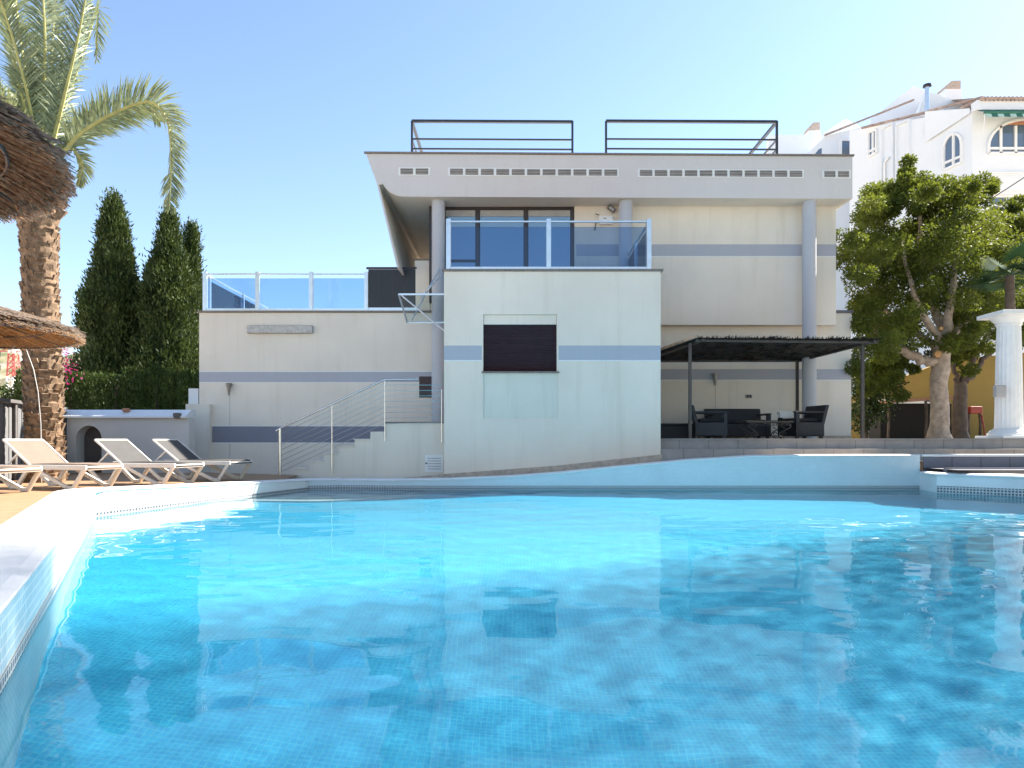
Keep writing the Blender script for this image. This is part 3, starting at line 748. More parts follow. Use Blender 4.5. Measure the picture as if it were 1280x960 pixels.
# floodlight
fl = thing("floodlight", "small black floodlight tilted on the wall beside the balcony column", "floodlight", (X(764.5, 16.9), 16.9, Z(261, 16.9)))
fl.rotation_euler = (R(15), R(38), 0)
MB().box(-.10, .10, -.03, .06, -.055, .055).build("lamp_housing", "frame_dark", fl, bevel=.01)
MB().box(-.075, .075, -.036, -.031, -.035, .035).build("lamp_glass", "panel_grey", fl)
MB().bar((0, .06, 0), (0, .12, .03), .03, .03).build("bracket", "frame_dark", fl)
ac = thing("antenna_box", "white box with a small antenna arm fixed to the wall above the balcony rail", "antenna", (X(757, 16.9), 16.9, Z(275, 16.9)))
MB().box(-.16, .18, -.02, .09, -.10, .10).build("box_body", "white_paint", ac, bevel=.01)
MB().bar((-.26, -.05, .14), (-.16, .03, .14), .02).bar((-.26, -.05, -.06), (-.16, .03, -.03), .03).bar((-.24, -.05, -.06), (-.28, -.07, -.28), .03).build("antenna_arm", "lamp_metal", ac)
MB().box(-.06, .02, -.026, -.021, .02, .05).build("display", "panel_grey", ac)

# ------------------------------------------------------------------ staircase with cable railing
S = thing("outdoor_staircase", "plastered outdoor staircase with steel cable railing rising to the side door", "staircase", (X(450, 14.8), 14.8, 0)); S.location = (0, 0, 0)
YS0, YS1 = 14.6, 16.0
tops = [(351, 596), (368, 587), (387, 577.5), (405, 568), (424, 559), (443.5, 550), (463, 539.5)]
prof = [(X(351, YS0), -0.2)]
for k, (px_, py_) in enumerate(tops):
    nxt = tops[k + 1][0] if k + 1 < len(tops) else 481.5
    prof += [(X(px_, YS0), Z(py_, YS0)), (X(nxt, YS0), Z(py_, YS0))]
zland = Z(529, YS0)
prof += [(X(481.5, YS0), zland), (bx0 - .003, zland), (bx0 - .003, -0.2)]
part("flight", MB().prism(prof, 'y', YS0, YS1), "stair_plaster", S)
for k, (px_, py_) in enumerate(tops[1:6]):
    part("tread", MB().box(X(px_, YS0) - .03, X(tops[k + 2][0], YS0) + .01, YS0 - .02, YS1, Z(py_, YS0) + .003, Z(py_, YS0) + .025), "stair_plaster", S)
part("landing_cap", MB().box(X(481.5, YS0), bx0 - .004, YS0 - .015, YS1, zland + .003, zland + .03), "stone_cap", S)
yr = YS0 - .05
hp = [(X(345, yr), yr, Z(539, yr)), (X(350, yr), yr, Z(535.5, yr)), (X(480.5, yr), yr, Z(474.5, yr)), (X(523, yr), yr, Z(474, yr))]
part("handrail", MB().tube(hp, .022, 10), "steel", S, smooth=True)
part("post", MB().tube([(X(350, yr), yr, 0.05), (X(350, yr), yr, Z(536, yr))], .032, 12), "steel", S, smooth=True)
part("post", MB().bar((X(415, yr), yr, Z(592, yr)), (X(415, yr), yr, Z(505.5, yr)), .014, .02), "steel", S)
part("post", MB().bar((X(481, yr), yr, Z(551, yr)), (X(481, yr), yr, Z(475, yr)), .014, .02), "steel", S)
part("post", MB().bar((X(552, yr), yr, Z(553, yr)), (X(552, yr), yr, Z(487, yr)), .014, .02), "steel", S)
for k in range(8):
    o_ = 7.0 * (k + 1)
    c = [(X(350, yr), yr, Z(535.5 + o_ * .98, yr)), (X(481, yr), yr, Z(474.5 + o_ * .98, yr)), (X(552, yr), yr, Z(474.5 + o_ * .96, yr))]
    part("cable", MB().tube(c, .0055, 6), "steel", S)
v = part("access_panel", MB().box(X(531.5, YS0), X(554, YS0), YS0 - .014, YS0 + .004, Z(590, YS0), Z(568.5, YS0)), "white_paint", S)
g = MB()
for k in range(5): zz = Z(586.5 - 3.3 * k, YS0); g.box(X(534.5, YS0), X(551.5, YS0), YS0 - .022, YS0 - .015, zz, zz + .014)
part("louvre", g, "panel_grey", v)
part("latch", MB().box(X(532, YS0), X(534, YS0), YS0 - .03, YS0 - .015, Z(580, YS0), Z(578, YS0)), "slot_dark", v)

# ------------------------------------------------------------------ wall lamps and socket
def sconce(px_, py_, y, label):
    t = thing("wall_lamp", label, "wall lamp", (X(px_, y), y, Z(py_, y)), 0, "cone lamps on the house walls")
    MB().lathe([(.012, -.17), (.05, .02), (.075, .13), (.078, .14)], 16).build("lamp_shade", "lamp_metal", t, smooth=True)
    MB().box(-.05, .05, .0, .10, .08, .13).build("bracket", "lamp_metal", t)
sconce(286, 486, YW - .10, "small metal cone lamp on the cream wall below the upper band, over the loungers")
sconce(894, 474, YL - .10, "small metal cone lamp on the wall under the dark pergola")
so = thing("wall_socket", "small dark double socket on the wall behind the sofa", "socket", (X(935.5, YL), YL - .02, Z(495.5, YL)))
MB().box(-.075, .075, -.02, .018, -.045, .045).build("socket_plate", "panel_grey", so, bevel=.006)
MB().box(-.06, -.005, -.03, -.021, -.03, .03).box(.01, .065, -.03, -.021, -.03, .03).build("socket_insert", "slot_dark", so)

# ------------------------------------------------------------------ pergola and its furniture
PG = thing("pergola", "dark brushwood shade roof on thin metal posts over the sofa set", "pergola", (5.5, 15.6, .982)); PG.location = (0, 0, 0)
pa = [Vector((3.85, 14.1, 3.06)), Vector((7.62, 14.05, 3.02)), Vector((7.30, 17.1, 2.96)), Vector((3.1, 17.1, 2.95))]
n = 3600
u = rng.random(n); vv_ = rng.random(n) ** 0.85
P = np.array([list(p) for p in pa])
c0 = (P[0] * (1 - u[:, None]) + P[1] * u[:, None]) * (1 - vv_[:, None]) + (P[3] * (1 - u[:, None]) + P[2] * u[:, None]) * vv_[:, None]
c0[:, 2] += rng.normal(0.01, .022, n)
dr = unit(np.stack([rng.normal(0, .35, n), np.ones(n) * rng.choice([-1, 1], n), rng.normal(0, .06, n)], 1))
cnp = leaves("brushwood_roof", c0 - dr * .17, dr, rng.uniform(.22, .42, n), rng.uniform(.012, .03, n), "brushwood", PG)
b = MB(); nseg = 40
for i in range(nseg):
    for e in (0, 1):
        pass
b.poly([tuple(p + Vector((0, 0, .012))) for p in pa]); b.poly([tuple(p - Vector((0, 0, .012))) for p in pa])
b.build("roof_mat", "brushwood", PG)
n2 = 420                                                      # ragged heather ends along the front edge
u = rng.random(n2); e0 = P[0] * (1 - u[:, None]) + P[1] * u[:, None]; e0[:, 1] += .02
leaves("ragged_edge", e0, np.stack([rng.normal(0, .5, n2), -np.ones(n2) * .6, rng.normal(.55, .35, n2)], 1), rng.uniform(.04, .11, n2), rng.uniform(.012, .03, n2), "brushwood", PG)
for (xa, ya), zt_ in (((X(862.5, 14.5), 14.5), 3.02), ((X(1078, 14.35), 14.35), 3.0), ((X(996.5, 16.9), 16.9), 2.93), ((3.25, 16.95), 2.93)):
    MB().bar((xa, ya, .983), (xa, ya, zt_), .06, .06).build("post", "pergola_metal", PG)
for a, c in ((pa[0], pa[1]), (pa[1], pa[2]), (pa[3], pa[2]), (pa[0], pa[3])):
    o_ = Vector((0, 0, -.035)); inn = (sum(pa, Vector()) / 4 - (a + c) / 2) * .06
    MB().bar(tuple(a + o_ + inn), tuple(c + o_ + inn), .05, .045).build("beam", "pergola_metal", PG)
MB().bar(tuple(pa[0] + Vector((-.03, -.03, .03))), tuple(pa[3] + Vector((-.06, 0, .03))), .06, .05).build("edge_pole", "ficus_bark", PG)
TZ = .983
def sofa(name, label, cat, x, y, rz, width, group=None):
    t = thing(name, label, cat, (x, y, TZ), rz, group); w = width / 2
    # local: faces -y
    MB().box(-w, w, -.36, .30, .05, .36).build("base", "rattan_black", t, bevel=.02)
    MB().prism([(.22, .30), (.30, .30), (.42, .74), (.33, .74)], 'x', -w, w).build("backrest", "rattan_black", t, bevel=.015)
    for s in (-1, 1):
        a = MB(); x0, x1 = sorted((s * w, s * (w - .10)))
        a.box(x0, x1, -.38, -.30, .05, .56); a.box(x0 - .0, x1 + .0, -.40, .34, .56, .60)
        a.build("armrest", "rattan_black", t, bevel=.01)
    k = 1 if width < 1 else 2
    for i in range(k):
        a0 = -w + .11 + i * (2 * w - .22) / k; a1 = a0 + (2 * w - .22) / k - .01
        MB().box(a0, a1, -.36, .22, .362, .45).build("seat_cushion", "cushion_dark", t, bevel=.03)
    for sx in (-1, 1):
        for sy in (-.32, .26): MB().box(sx * (w - .07) - .03, sx * (w - .07) + .03, sy - .03, sy + .03, 0, .049).build("foot", "frame_dark", t)
    return t
sofa("rattan_armchair", "black rattan armchair in profile beside the left pergola post, facing the table", "armchair", X(886, 15.2), 15.25, R(78), .74, "black rattan armchairs")
sofa("rattan_armchair", "black rattan armchair in profile in front of the grey column, facing left", "armchair", X(1004, 15.2), 15.25, R(-80), .74, "black rattan armchairs")
sofa("rattan_sofa", "black rattan two seat sofa against the wall behind the glass table", "sofa", X(921, 16.5), 16.5, 0, 1.38)
pc = MB().box(-.22, .22, -.05, .05, 0, .14).build("cushion", "cushion_pale"); pc.location = (X(985, 15.1), 15.1, TZ + .46); pc.rotation_euler = (0, 0, R(10))
tag(pc, "pale grey cushion lying on the right hand armchair", "cushion")
tb = thing("glass_coffee_table", "low coffee table with glass top and ornate curled iron legs", "coffee table", (X(956, 15.0), 15.0, TZ))
MB().box(-.52, .52, -.35, .35, .375, .392).build("table_top", "clear_glass", tb, bevel=.004)
MB().bar((-.5, -.33, .36), (.5, -.33, .36), .02, .025).bar((-.5, .33, .36), (.5, .33, .36), .02, .025).bar((-.5, -.33, .36), (-.5, .33, .36), .02, .025).bar((.5, -.33, .36), (.5, .33, .36), .02, .025).build("table_frame", "iron_dark", tb)
for sx in (-1, 1):
    for sy in (-1, 1):
        pts = []
        for k in range(22):
            t = k / 21; pts.append((sx * (.34 + .11 * math.sin(t * 2 * math.pi)), sy * (.26 + .04 * math.sin(t * 6.28)), .36 * (1 - t)))
        lg = MB().tube(pts, .012, 6)
        for cz, rr_ in ((.28, .05), (.10, .04)):
            lg.tube([(sx * (.33 + rr_ * math.cos(a)), sy * .26, cz + rr_ * math.sin(a)) for a in np.linspace(0, 5.2, 14)], .008, 6)
        lg.build("leg", "iron_dark", tb)
scr = MB()
for k in range(9): scr.tube([(-.4 + .1 * k + .04 * math.cos(a), -.33, .31 + .035 * math.sin(a)) for a in np.linspace(0, 6.28, 12)], .006, 5)
scr.build("scrollwork", "iron_dark", tb)
bx = thing("storage_box", "low black storage box standing against the block wall under the pergola", "storage box", (X(846, 16), 16.0, TZ))
MB().box(-.46, .46, -.3, .3, 0, .30).build("box_body", "rattan_black", bx, bevel=.015); MB().box(-.48, .48, -.32, .32, .302, .35).build("lid", "rattan_black", bx, bevel=.01)

# fluted white column on the terrace
FC = thing("fluted_column", "white fluted classical column with round capital standing on the terrace edge", "column", (X(1261, 14.8), 14.8, TZ))
zc = Z(400, 14.8) - TZ
MB().lathe([(.268, .22), (.262, .5), (.245, zc * .6), (.222, zc - .14)], 120, flute=20, fd=.045).build("shaft", "white_paint", FC, smooth=True)
MB().lathe([(.40, .06), (.40, .10), (.37, .13), (.35, .17), (.29, .20), (.275, .225)], 48).build("base_moulding", "white_paint", FC, smooth=True)
MB().box(-.44, .44, -.44, .44, 0, .058).build("plinth", "white_paint", FC, bevel=.008)
MB().lathe([(.225, zc - .145), (.24, zc - .12), (.24, zc - .08), (.30, zc - .02), (.36, zc + .06)], 48).build("echinus", "white_paint", FC, smooth=True)
MB().box(-.42, .42, -.42, .42, zc + .062, zc + .15).build("abacus", "white_paint", FC, bevel=.012)
eb = tag(MB().box(-.11, .11, -.05, .06, -.13, .13).build("junction_box", "panel_grey", bevel=.02), "small pale grey junction box strapped to the fluted column", "junction box"); eb.location = (X(1250.5, 14.5), 14.52, Z(489, 14.5))

# ------------------------------------------------------------------ sun loungers
def make_lounger(label, sling, frame="lounger_white"):
    t = thing("sun_lounger", label, "sun lounger", (0, 0, 0), 0, "sun loungers on the deck")
    W = .66
    for y in (0.0, W):
        f = MB()
        f.bar((-1.90, y, .335), (0, y, .335), .04, .075)
        f.build("side_rail", frame, t, bevel=.012)
        for pts in ([(-1.02, y, .33), (-.62, y, .15), (-.34, y, .03), (-.24, y, .03), (-.03, y, .33)], [(-1.80, y, .33), (-1.56, y, .12), (-1.44, y, .03), (-1.32, y, .03), (-1.10, y, .33)]):
            l = MB()
            for a, c in zip(pts, pts[1:]):
                a = Vector(a); c = Vector(c); d = (c - a).normalized() * .02; l.bar(a - d, c + d, .045, .06, (0, 1, 0) if False else (0, 0, 1))
            l.build("leg", frame, t, bevel=.012)
    MB().bar((-.02, .02, .325), (-.02, W - .02, .325), .05, .06).build("foot_bar", frame, t, bevel=.012)
    s = MB(); pr = [(-1.12, .372), (-.10, .376), (-.02, .362), (.012, .33), (.012, .315)]
    for (xa, za), (xb, zb_) in zip(pr, pr[1:]): s.quad((xa, .018, za), (xb, .018, zb_), (xb, W - .018, zb_), (xa, W - .018, za))
    o = s.build("seat_sling", sling, t, smooth=True); so_ = o.modifiers.new("thickness", 'SOLIDIFY'); so_.thickness = .012
    bk = MB(); bk.bar((-1.10, W / 2, .372), (-1.60, W / 2, .745), W - .03, .014); bk.build("back_sling", sling, t)
    for y in (.005, W - .005): MB().bar((-1.08, y, .365), (-1.615, y, .757), .03, .032).build("back_frame", frame, t, bevel=.008)
    MB().bar((-1.605, .0, .752), (-1.605, W, .752), .03, .03).build("head_bar", frame, t, bevel=.008)
    for y in (.06, W - .06): MB().bar((-1.36, y, .56), (-1.62, y, .34), .025, .03).build("back_prop", frame, t, bevel=.006)
    return t
L = make_lounger("sun lounger with tan sling and white frame nearest the palm trunk", "sling_tan")
L.location = (-6.32, 10.10, .20); L.rotation_euler = (0, 0, R(-15))
def sub_mat(o, mname):
    for c in o.children:
        if c.name.startswith(("seat_sling", "back_sling")): c.data = c.data.copy(); c.data.materials[0] = MATS[mname]
L2 = copy_tree(L); L2.location = (-5.42, 10.95, .20); L2.rotation_euler = (0, 0, R(-15)); L2["label"] = "grey sling sun lounger in the middle, in front of the arched niche"; sub_mat(L2, "sling_grey")
L3 = copy_tree(L); L3.location = (-5.05, 12.2, .20); L3.rotation_euler = (0, 0, R(-12)); L3["label"] = "grey sling sun lounger farthest from the palm, half in shade by the house wing"; sub_mat(L3, "sling_grey")
L0 = copy_tree(L); L0.location = (-6.92, 9.15, .20); L0.rotation_euler = (0, 0, R(-13)); L0["label"] = "sun lounger of which only the white foot end enters at the left edge"

# ------------------------------------------------------------------ garden wall with arch, shed wall, hedge
GY = 15.5
ga0, ga1 = X(95, GY), X(127, GY); acx = (ga0 + ga1) / 2; ar = (ga1 - ga0) / 2; zsp = Z(532, GY) - ar
gw = thing("garden_wall", "white garden wall with sloped coping and an arched niche behind the loungers", "wall", (-9, GY, .2)); gw.location = (0, 0, 0)
xl, xr = -11.0, X(236, GY) + .0
out = [(xl, -.1), (ga0, -.1), (ga0, zsp)] + [(acx - ar * math.cos(a), zsp + ar * math.sin(a)) for a in np.linspace(0, math.pi, 15)[1:-1]] + [(ga1, zsp), (ga1, -.1), (xr, -.1), (xr, Z(522, GY)), (xl, Z(522, GY))]
MB().prism(out, 'y', GY, GY + .3).build("wall", "garden_white", gw)
MB().box(ga0 - .02, ga1 + .02, GY + .302, GY + .9, -.1, zsp + ar + .05).build("niche_back", "slot_dark", gw)  # dark tone stands for the shade inside the niche
MB().prism([(GY - .12, Z(522, GY) - .01), (GY - .12, Z(522, GY) + .03), (GY + .12, Z(513, GY) + .02), (GY + .34, Z(513, GY) + .02), (GY + .34, Z(522, GY) + .003), (GY + .02, Z(522, GY) + .003)], 'x', xl, xr).build("coping", "white_wash", gw)
sp = thing("garden_spotlight", "small dark round spotlight under the white coping near the house wing", "spotlight", (X(221, GY - .12), GY - .1, Z(519.5, GY)))
MB().lathe([(.02, -.07), (.07, -.06), (.09, .0), (.085, .05), (.03, .06)], 16).build("lamp_head", "roof_grey", sp, smooth=True); MB().bar((0, .03, .03), (0, .12, .05), .03).build("bracket", "roof_grey", sp)
po = tag(MB().lathe([(.01, .0), (.06, .01), (.085, .05), (.075, .09), (.03, .10)], 18, (X(157, GY), GY + .02, Z(514.5, GY) - .02)).build("terracotta_ornament", "terracotta", smooth=True), "small round terracotta ornament resting on the white sloped coping", "ornament")
sw = thing("panel_fence", "grey ribbed metal panel fence with dark capping left of the palm", "fence", (-9.5, 13, .2)); sw.location = (0, 0, 0)
fa, fb = Vector((-8.78, 11.2)), Vector((-10.2, GY - .02)); b = MB(); k = 42
dv = (fb - fa) / k; nn = Vector((-dv.y, dv.x)).normalized()
for i in range(k):
    p, q = fa + dv * i, fa + dv * (i + 1); o_ = nn * (.012 if i % 2 else 0); p2, q2 = p + o_, q + o_
    b.quad((*p2, .1), (*q2, .1), (*q2, 1.62), (*p2, 1.62)); b.quad((*p, .1), (*(p + nn * .012), .1), (*(p + nn * .012), 1.62), (*p, 1.62))
b.build("panel", "panel_shaded", sw)
MB().bar((*fa, 1.66), (*fb, 1.66), .16, .06).build("capping", "roof_grey", sw)
for i in range(0, 4):
    p = fa.lerp(fb, i / 3); MB().bar((p.x + .03, p.y, .1), (p.x + .03, p.y, 1.6), .05).build("post", "roof_grey", sw)

def cypress(px_, y, ztop, rad, n, label, seed, zbase=.1):
    t = thing("cypress_tree", label, "cypress", (X(px_, y), y, zbase), 0, "tall cypresses behind the hedge"); r = np.random.default_rng(seed); h = ztop - zbase
    MB().tube([(0, 0, 0), (0, 0, h * .6)], [.18, .06], 8).build("trunk", "dark_bark", t)
    # upright spray clumps on a spindle
    nc = n // 46; zc_ = r.random(nc) ** .9 * h; q = zc_ / h
    pr = np.where(q < .18, .80 + q * 1.1, 1.0 * (1 - ((q - .18) / .82) ** 1.55)) * rad * (1 + .16 * np.sin(zc_ * 2.1 + seed)); ang = r.random(nc) * 6.283
    rr_ = pr * (1 - .30 * r.random(nc) ** 2) + r.normal(0, .06, nc)
    cc = np.stack([np.cos(ang) * rr_, np.sin(ang) * rr_, .15 + zc_], 1)
    m = 46; base = np.repeat(cc, m, 0) + r.normal(0, 1, (nc * m, 3)) * np.array([.10, .10, .20])
    outw = np.repeat(np.stack([np.cos(ang), np.sin(ang), np.zeros(nc)], 1), m, 0)
    d = outw * .45 + np.array([0, 0, 1.0]) + r.normal(0, .38, (nc * m, 3))
    leaves("crown", base, d, r.uniform(.09, .2, nc * m), r.uniform(.03, .065, nc * m), "cypress_leaf", t)
    nm = 1500                                              # dense dark inner foliage
    zc_ = r.random(nm) * h * .93; q = zc_ / h; pr = np.where(q < .18, .80 + q * 1.1, 1 - ((q - .18) / .82) ** 1.55) * rad * .72; ang = r.random(nm) * 6.283
    leaves("inner_crown", np.stack([np.cos(ang) * pr, np.sin(ang) * pr, zc_], 1), np.stack([np.cos(ang) * .1, np.sin(ang) * .1, np.ones(nm)], 1), np.full(nm, .7), np.full(nm, .34), "cypress_leaf", t, flat=np.stack([np.cos(ang), np.sin(ang), np.zeros(nm)], 1))
    return t
cypress(142, 24, Z(260, 24), 1.36, 60000, "tall dark cypress nearest the palm tree, standing apart on the left", 3)
cypress(211, 24, Z(279, 24), 1.30, 60000, "broad dark cypress in the middle, next to the house wing", 8)
cypress(239, 25.2, Z(293, 25.2), .72, 26000, "slim cypress tip rising behind the broad one by the house wing", 15)

hd = thing("clipped_hedge", "row of clipped dark green cypress hedge above the white garden wall", "hedge", (-11, 17.6, .1)); hd.location = (0, 0, 0)
r = np.random.default_rng(4); hx = []; x = -12.6
while x < -7.95: hx.append((x, r.uniform(-.16, .10), r.uniform(.14, .19))); x += r.uniform(.30, .42)
bs, ds = [], []
for (x, dz, rad) in hx:
    top_ = Z(466, 17.6) + dz; m = 2300; q = r.random(m); zz = .2 + q * (top_ - .2); rr_ = rad * np.clip((1.03 - q) * 7, 0, 1) ** .5 * (1 - .3 * r.random(m) ** 2); a = r.random(m) * 6.283
    bs.append(np.stack([x + np.cos(a) * rr_, 17.6 + np.sin(a) * rr_ * 1.4, zz], 1) + r.normal(0, .018, (m, 3))); ds.append(np.stack([np.cos(a) * .4, np.sin(a) * .4, np.ones(m)], 1) + r.normal(0, .3, (m, 3)))
bs = np.concatenate(bs); ds = np.concatenate(ds)
leaves("foliage", bs, ds, r.uniform(.06, .16, len(bs)), r.uniform(.02, .05, len(bs)), "hedge_leaf", hd)
for x, dz, rad in hx[::3]: MB().tube([(x, 17.6, .1), (x, 17.6, 2.4)], .03, 6).build("stem", "dark_bark", hd)

bg = thing("bougainvillea", "small bougainvillea with magenta blossom behind the palm trunk", "bougainvillea", (X(76, 16.4), 16.4, .1))
MB().tube([(0, 0, 0), (.1, 0, 1.4), (-.02, 0, 3.0)], [.03, .02, .01], 6).build("stem", "dark_bark", bg)
m = 230; cc = np.stack([r.normal(.02, .14, m), r.normal(0, .14, m), r.normal(2.75, .32, m)], 1)
leaves("blossom", cc, r.normal(0, 1, (m, 3)), r.uniform(.05, .1, m), r.uniform(.03, .06, m), "bougainvillea_leaf", bg)

# hill, far scrub and pylon
gx, gy = np.meshgrid(np.linspace(-420, -40, 90), np.linspace(150, 420, 60))
hz = -3 + 46 * np.exp(-((gx + 235) / 90) ** 2 - ((gy - 300) / 80) ** 2) + 25 * np.exp(-((gx + 140) / 34) ** 2 - ((gy - 235) / 45) ** 2) + 2.2 * np.sin(gx * .11) * np.cos(gy * .13) + rng.normal(0, .8, gx.shape)
ii = np.arange(gx.size).reshape(gx.shape)
hl = np_mesh("hill", np.stack([gx, gy, hz], -1).reshape(-1, 3), np.stack([ii[:-1, :-1], ii[:-1, 1:], ii[1:, 1:], ii[1:, :-1]], -1).reshape(-1, 4), "hill_scrub"); struct(hl); hl.data.shade_smooth()
def bush(name, label, cat, x, y, z, sx, sz, n, mat, group=None, seed=1, ls=.25):
    r = np.random.default_rng(seed); t = thing(name, label, cat, (x, y, z), 0, group)
    MB().tube([(0, 0, 0), (.05, 0, sz * .7)], [sx * .08, sx * .03], 6).build("trunk", "dark_bark", t)
    nc = max(6, n // 120); d = unit(r.normal(size=(nc, 3))); c = d * (r.random((nc, 1)) ** .4) * np.array([sx, sx, sz * .48]) + np.array([0, 0, sz * .55]); m = n // nc
    b_ = np.repeat(c, m, 0) + r.normal(0, 1, (nc * m, 3)) * sx * .16
    leaves("crown", b_, r.normal(size=(nc * m, 3)), r.uniform(.5, 1.2, nc * m) * ls, r.uniform(.3, .6, nc * m) * ls, mat, t); return t
bush("olive_tree", "round green bush at the foot of the pylon beyond the panel fence", "bush", X(6, 45), 45, .1, 2.0, 3.4, 4000, "scrub_leaf", seed=21)
bush("shade_tree", "dark green bush squeezed between pylon and palm trunk beyond the fence", "bush", X(29, 34), 34, .1, 1.0, 4.3, 4000, "cypress_leaf", seed=22, ls=.2)
bush("shade_tree", "dull olive green bush beyond the fence at the left edge", "bush", X(-14, 50), 50, .1, 2.6, 4.6, 4000, "scrub_leaf", seed=23)
py = thing("electricity_pylon", "red and white lattice electricity pylon beyond the fence, partly hidden by the palm trunk", "pylon", (X(17, 150), 150, 0))
ht = 25.0
def lat(z0, z1, w0, w1, mat):
    b = MB(); zs_ = np.linspace(z0, z1, 5)
    for sx in (-1, 1):
        for sy in (-1, 1): b.bar((sx * w0, sy * w0, z0), (sx * w1, sy * w1, z1), .22)
    for k in range(4):
        wa = w0 + (w1 - w0) * k / 4; wb = w0 + (w1 - w0) * (k + 1) / 4
        for sy in (-1, 1): b.bar((-wa, sy * wa, zs_[k]), (wb, sy * wb, zs_[k + 1]), .14); b.bar((wa, sy * wa, zs_[k]), (-wb, sy * wb, zs_[k + 1]), .14)
        for sx in (-1, 1): b.bar((sx * wa, -wa, zs_[k]), (sx * wb, wb, zs_[k + 1]), .14)
    return b.build("lattice_section", mat, py)
lat(0, 8, 1.5, 1.15, "pylon_white"); lat(8, 15, 1.15, .85, "pylon_white"); lat(15, 20, .85, .65, "pylon_red"); lat(20, 25, .65, .4, "pylon_white")
for z in (17.5, 20.5, 23.5):
    MB().bar((-3.2, 0, z), (3.2, 0, z), .2).bar((-3.2, 0, z), (0, 0, z + .8), .14).bar((3.2, 0, z), (0, 0, z + .8), .14).build("cross_arm", "pylon_red" if z > 19 else "pylon_white", py)
    for s in (-1, 1): MB().bar((s * 3.0, 0, z), (s * 3.0, 0, z - 1.2), .2).build("insulator", "iron_dark", py)
lp_ = tag(MB().tube([(X(27.5, 40), 40, 0), (X(27.5, 40), 40, Z(425, 40))], [.12, .08], 10).build("utility_mast", "pylon_white"), "slender pale mast between the lattice pylon and the palm trunk", "mast")

# ------------------------------------------------------------------ date palm
PY = 12.25
PT = thing("date_palm", "tall date palm with scaly trunk and arching silvery green fronds", "palm tree", (X(57, PY), PY, .2))
hx0 = X(57, PY); htop = Z(262, PY) - .2
def trunk_c(q): return Vector(((X(48, PY) - hx0) * q, 0, q * htop)), (.300 - .0 * q if q < .8 else .300 + .03 * (q - .8) * 5) * (1.10 if q < .06 else 1.0)
tr = MB(); K = 40
tr.tube([trunk_c(k / K)[0] for k in range(K + 1)], [trunk_c(k / K)[1] * .93 for k in range(K + 1)], 22)
rows = 46
for k in range(rows):
    q = (k + .3) / rows; c, rad = trunk_c(q)
    for j in range(13):
        a = (j + .5 * (k % 2)) * 2 * math.pi / 13 + random.uniform(-.17, .17); w = 2 * math.pi / 13 * rad * random.uniform(.30, .66); hh = random.uniform(.035, .125) * (1.2 if q < .45 else .75); pr = random.uniform(.015, .055) * (1.3 if q < .5 else .8)
        o_ = Vector((math.cos(a), math.sin(a), 0)); s_ = Vector((-math.sin(a), math.cos(a), 0)); up = Vector((0, 0, 1)); p = c + o_ * rad * .92 + up * random.uniform(-.05, .05)
        if random.random() < .10: continue
        i = len(tr.v); tr.v += [tuple(p - s_ * w - up * hh * .7), tuple(p + s_ * w - up * hh * .7), tuple(p + o_ * pr + s_ * w * .8 + up * hh * .5), tuple(p + o_ * pr - s_ * w * .8 + up * hh * .5), tuple(p + up * hh * .62 - s_ * w * .7), tuple(p + up * hh * .62 + s_ * w * .7)]
        tr.f += [(i, i + 1, i + 2, i + 3), (i + 3, i + 2, i + 5, i + 4), (i + 1, i + 5, i + 2), (i, i + 3, i + 4)]
tr.build("trunk", "palm_bark", PT, recalc=False)
CR = trunk_c(1)[0] + Vector((.02, 0, .15))
st_ = MB()
for k in range(34):                                        # cut leaf bases under the crown
    a = k * 2.4; z = -.35 + .7 * k / 34; o_ = Vector((math.cos(a), math.sin(a), 0)); p = CR + o_ * .26 + Vector((0, 0, z)); st_.bar(p, p + o_ * .16 + Vector((0, 0, .2)), .13, .05)
st_.build("leaf_bases", "palm_bark", PT)
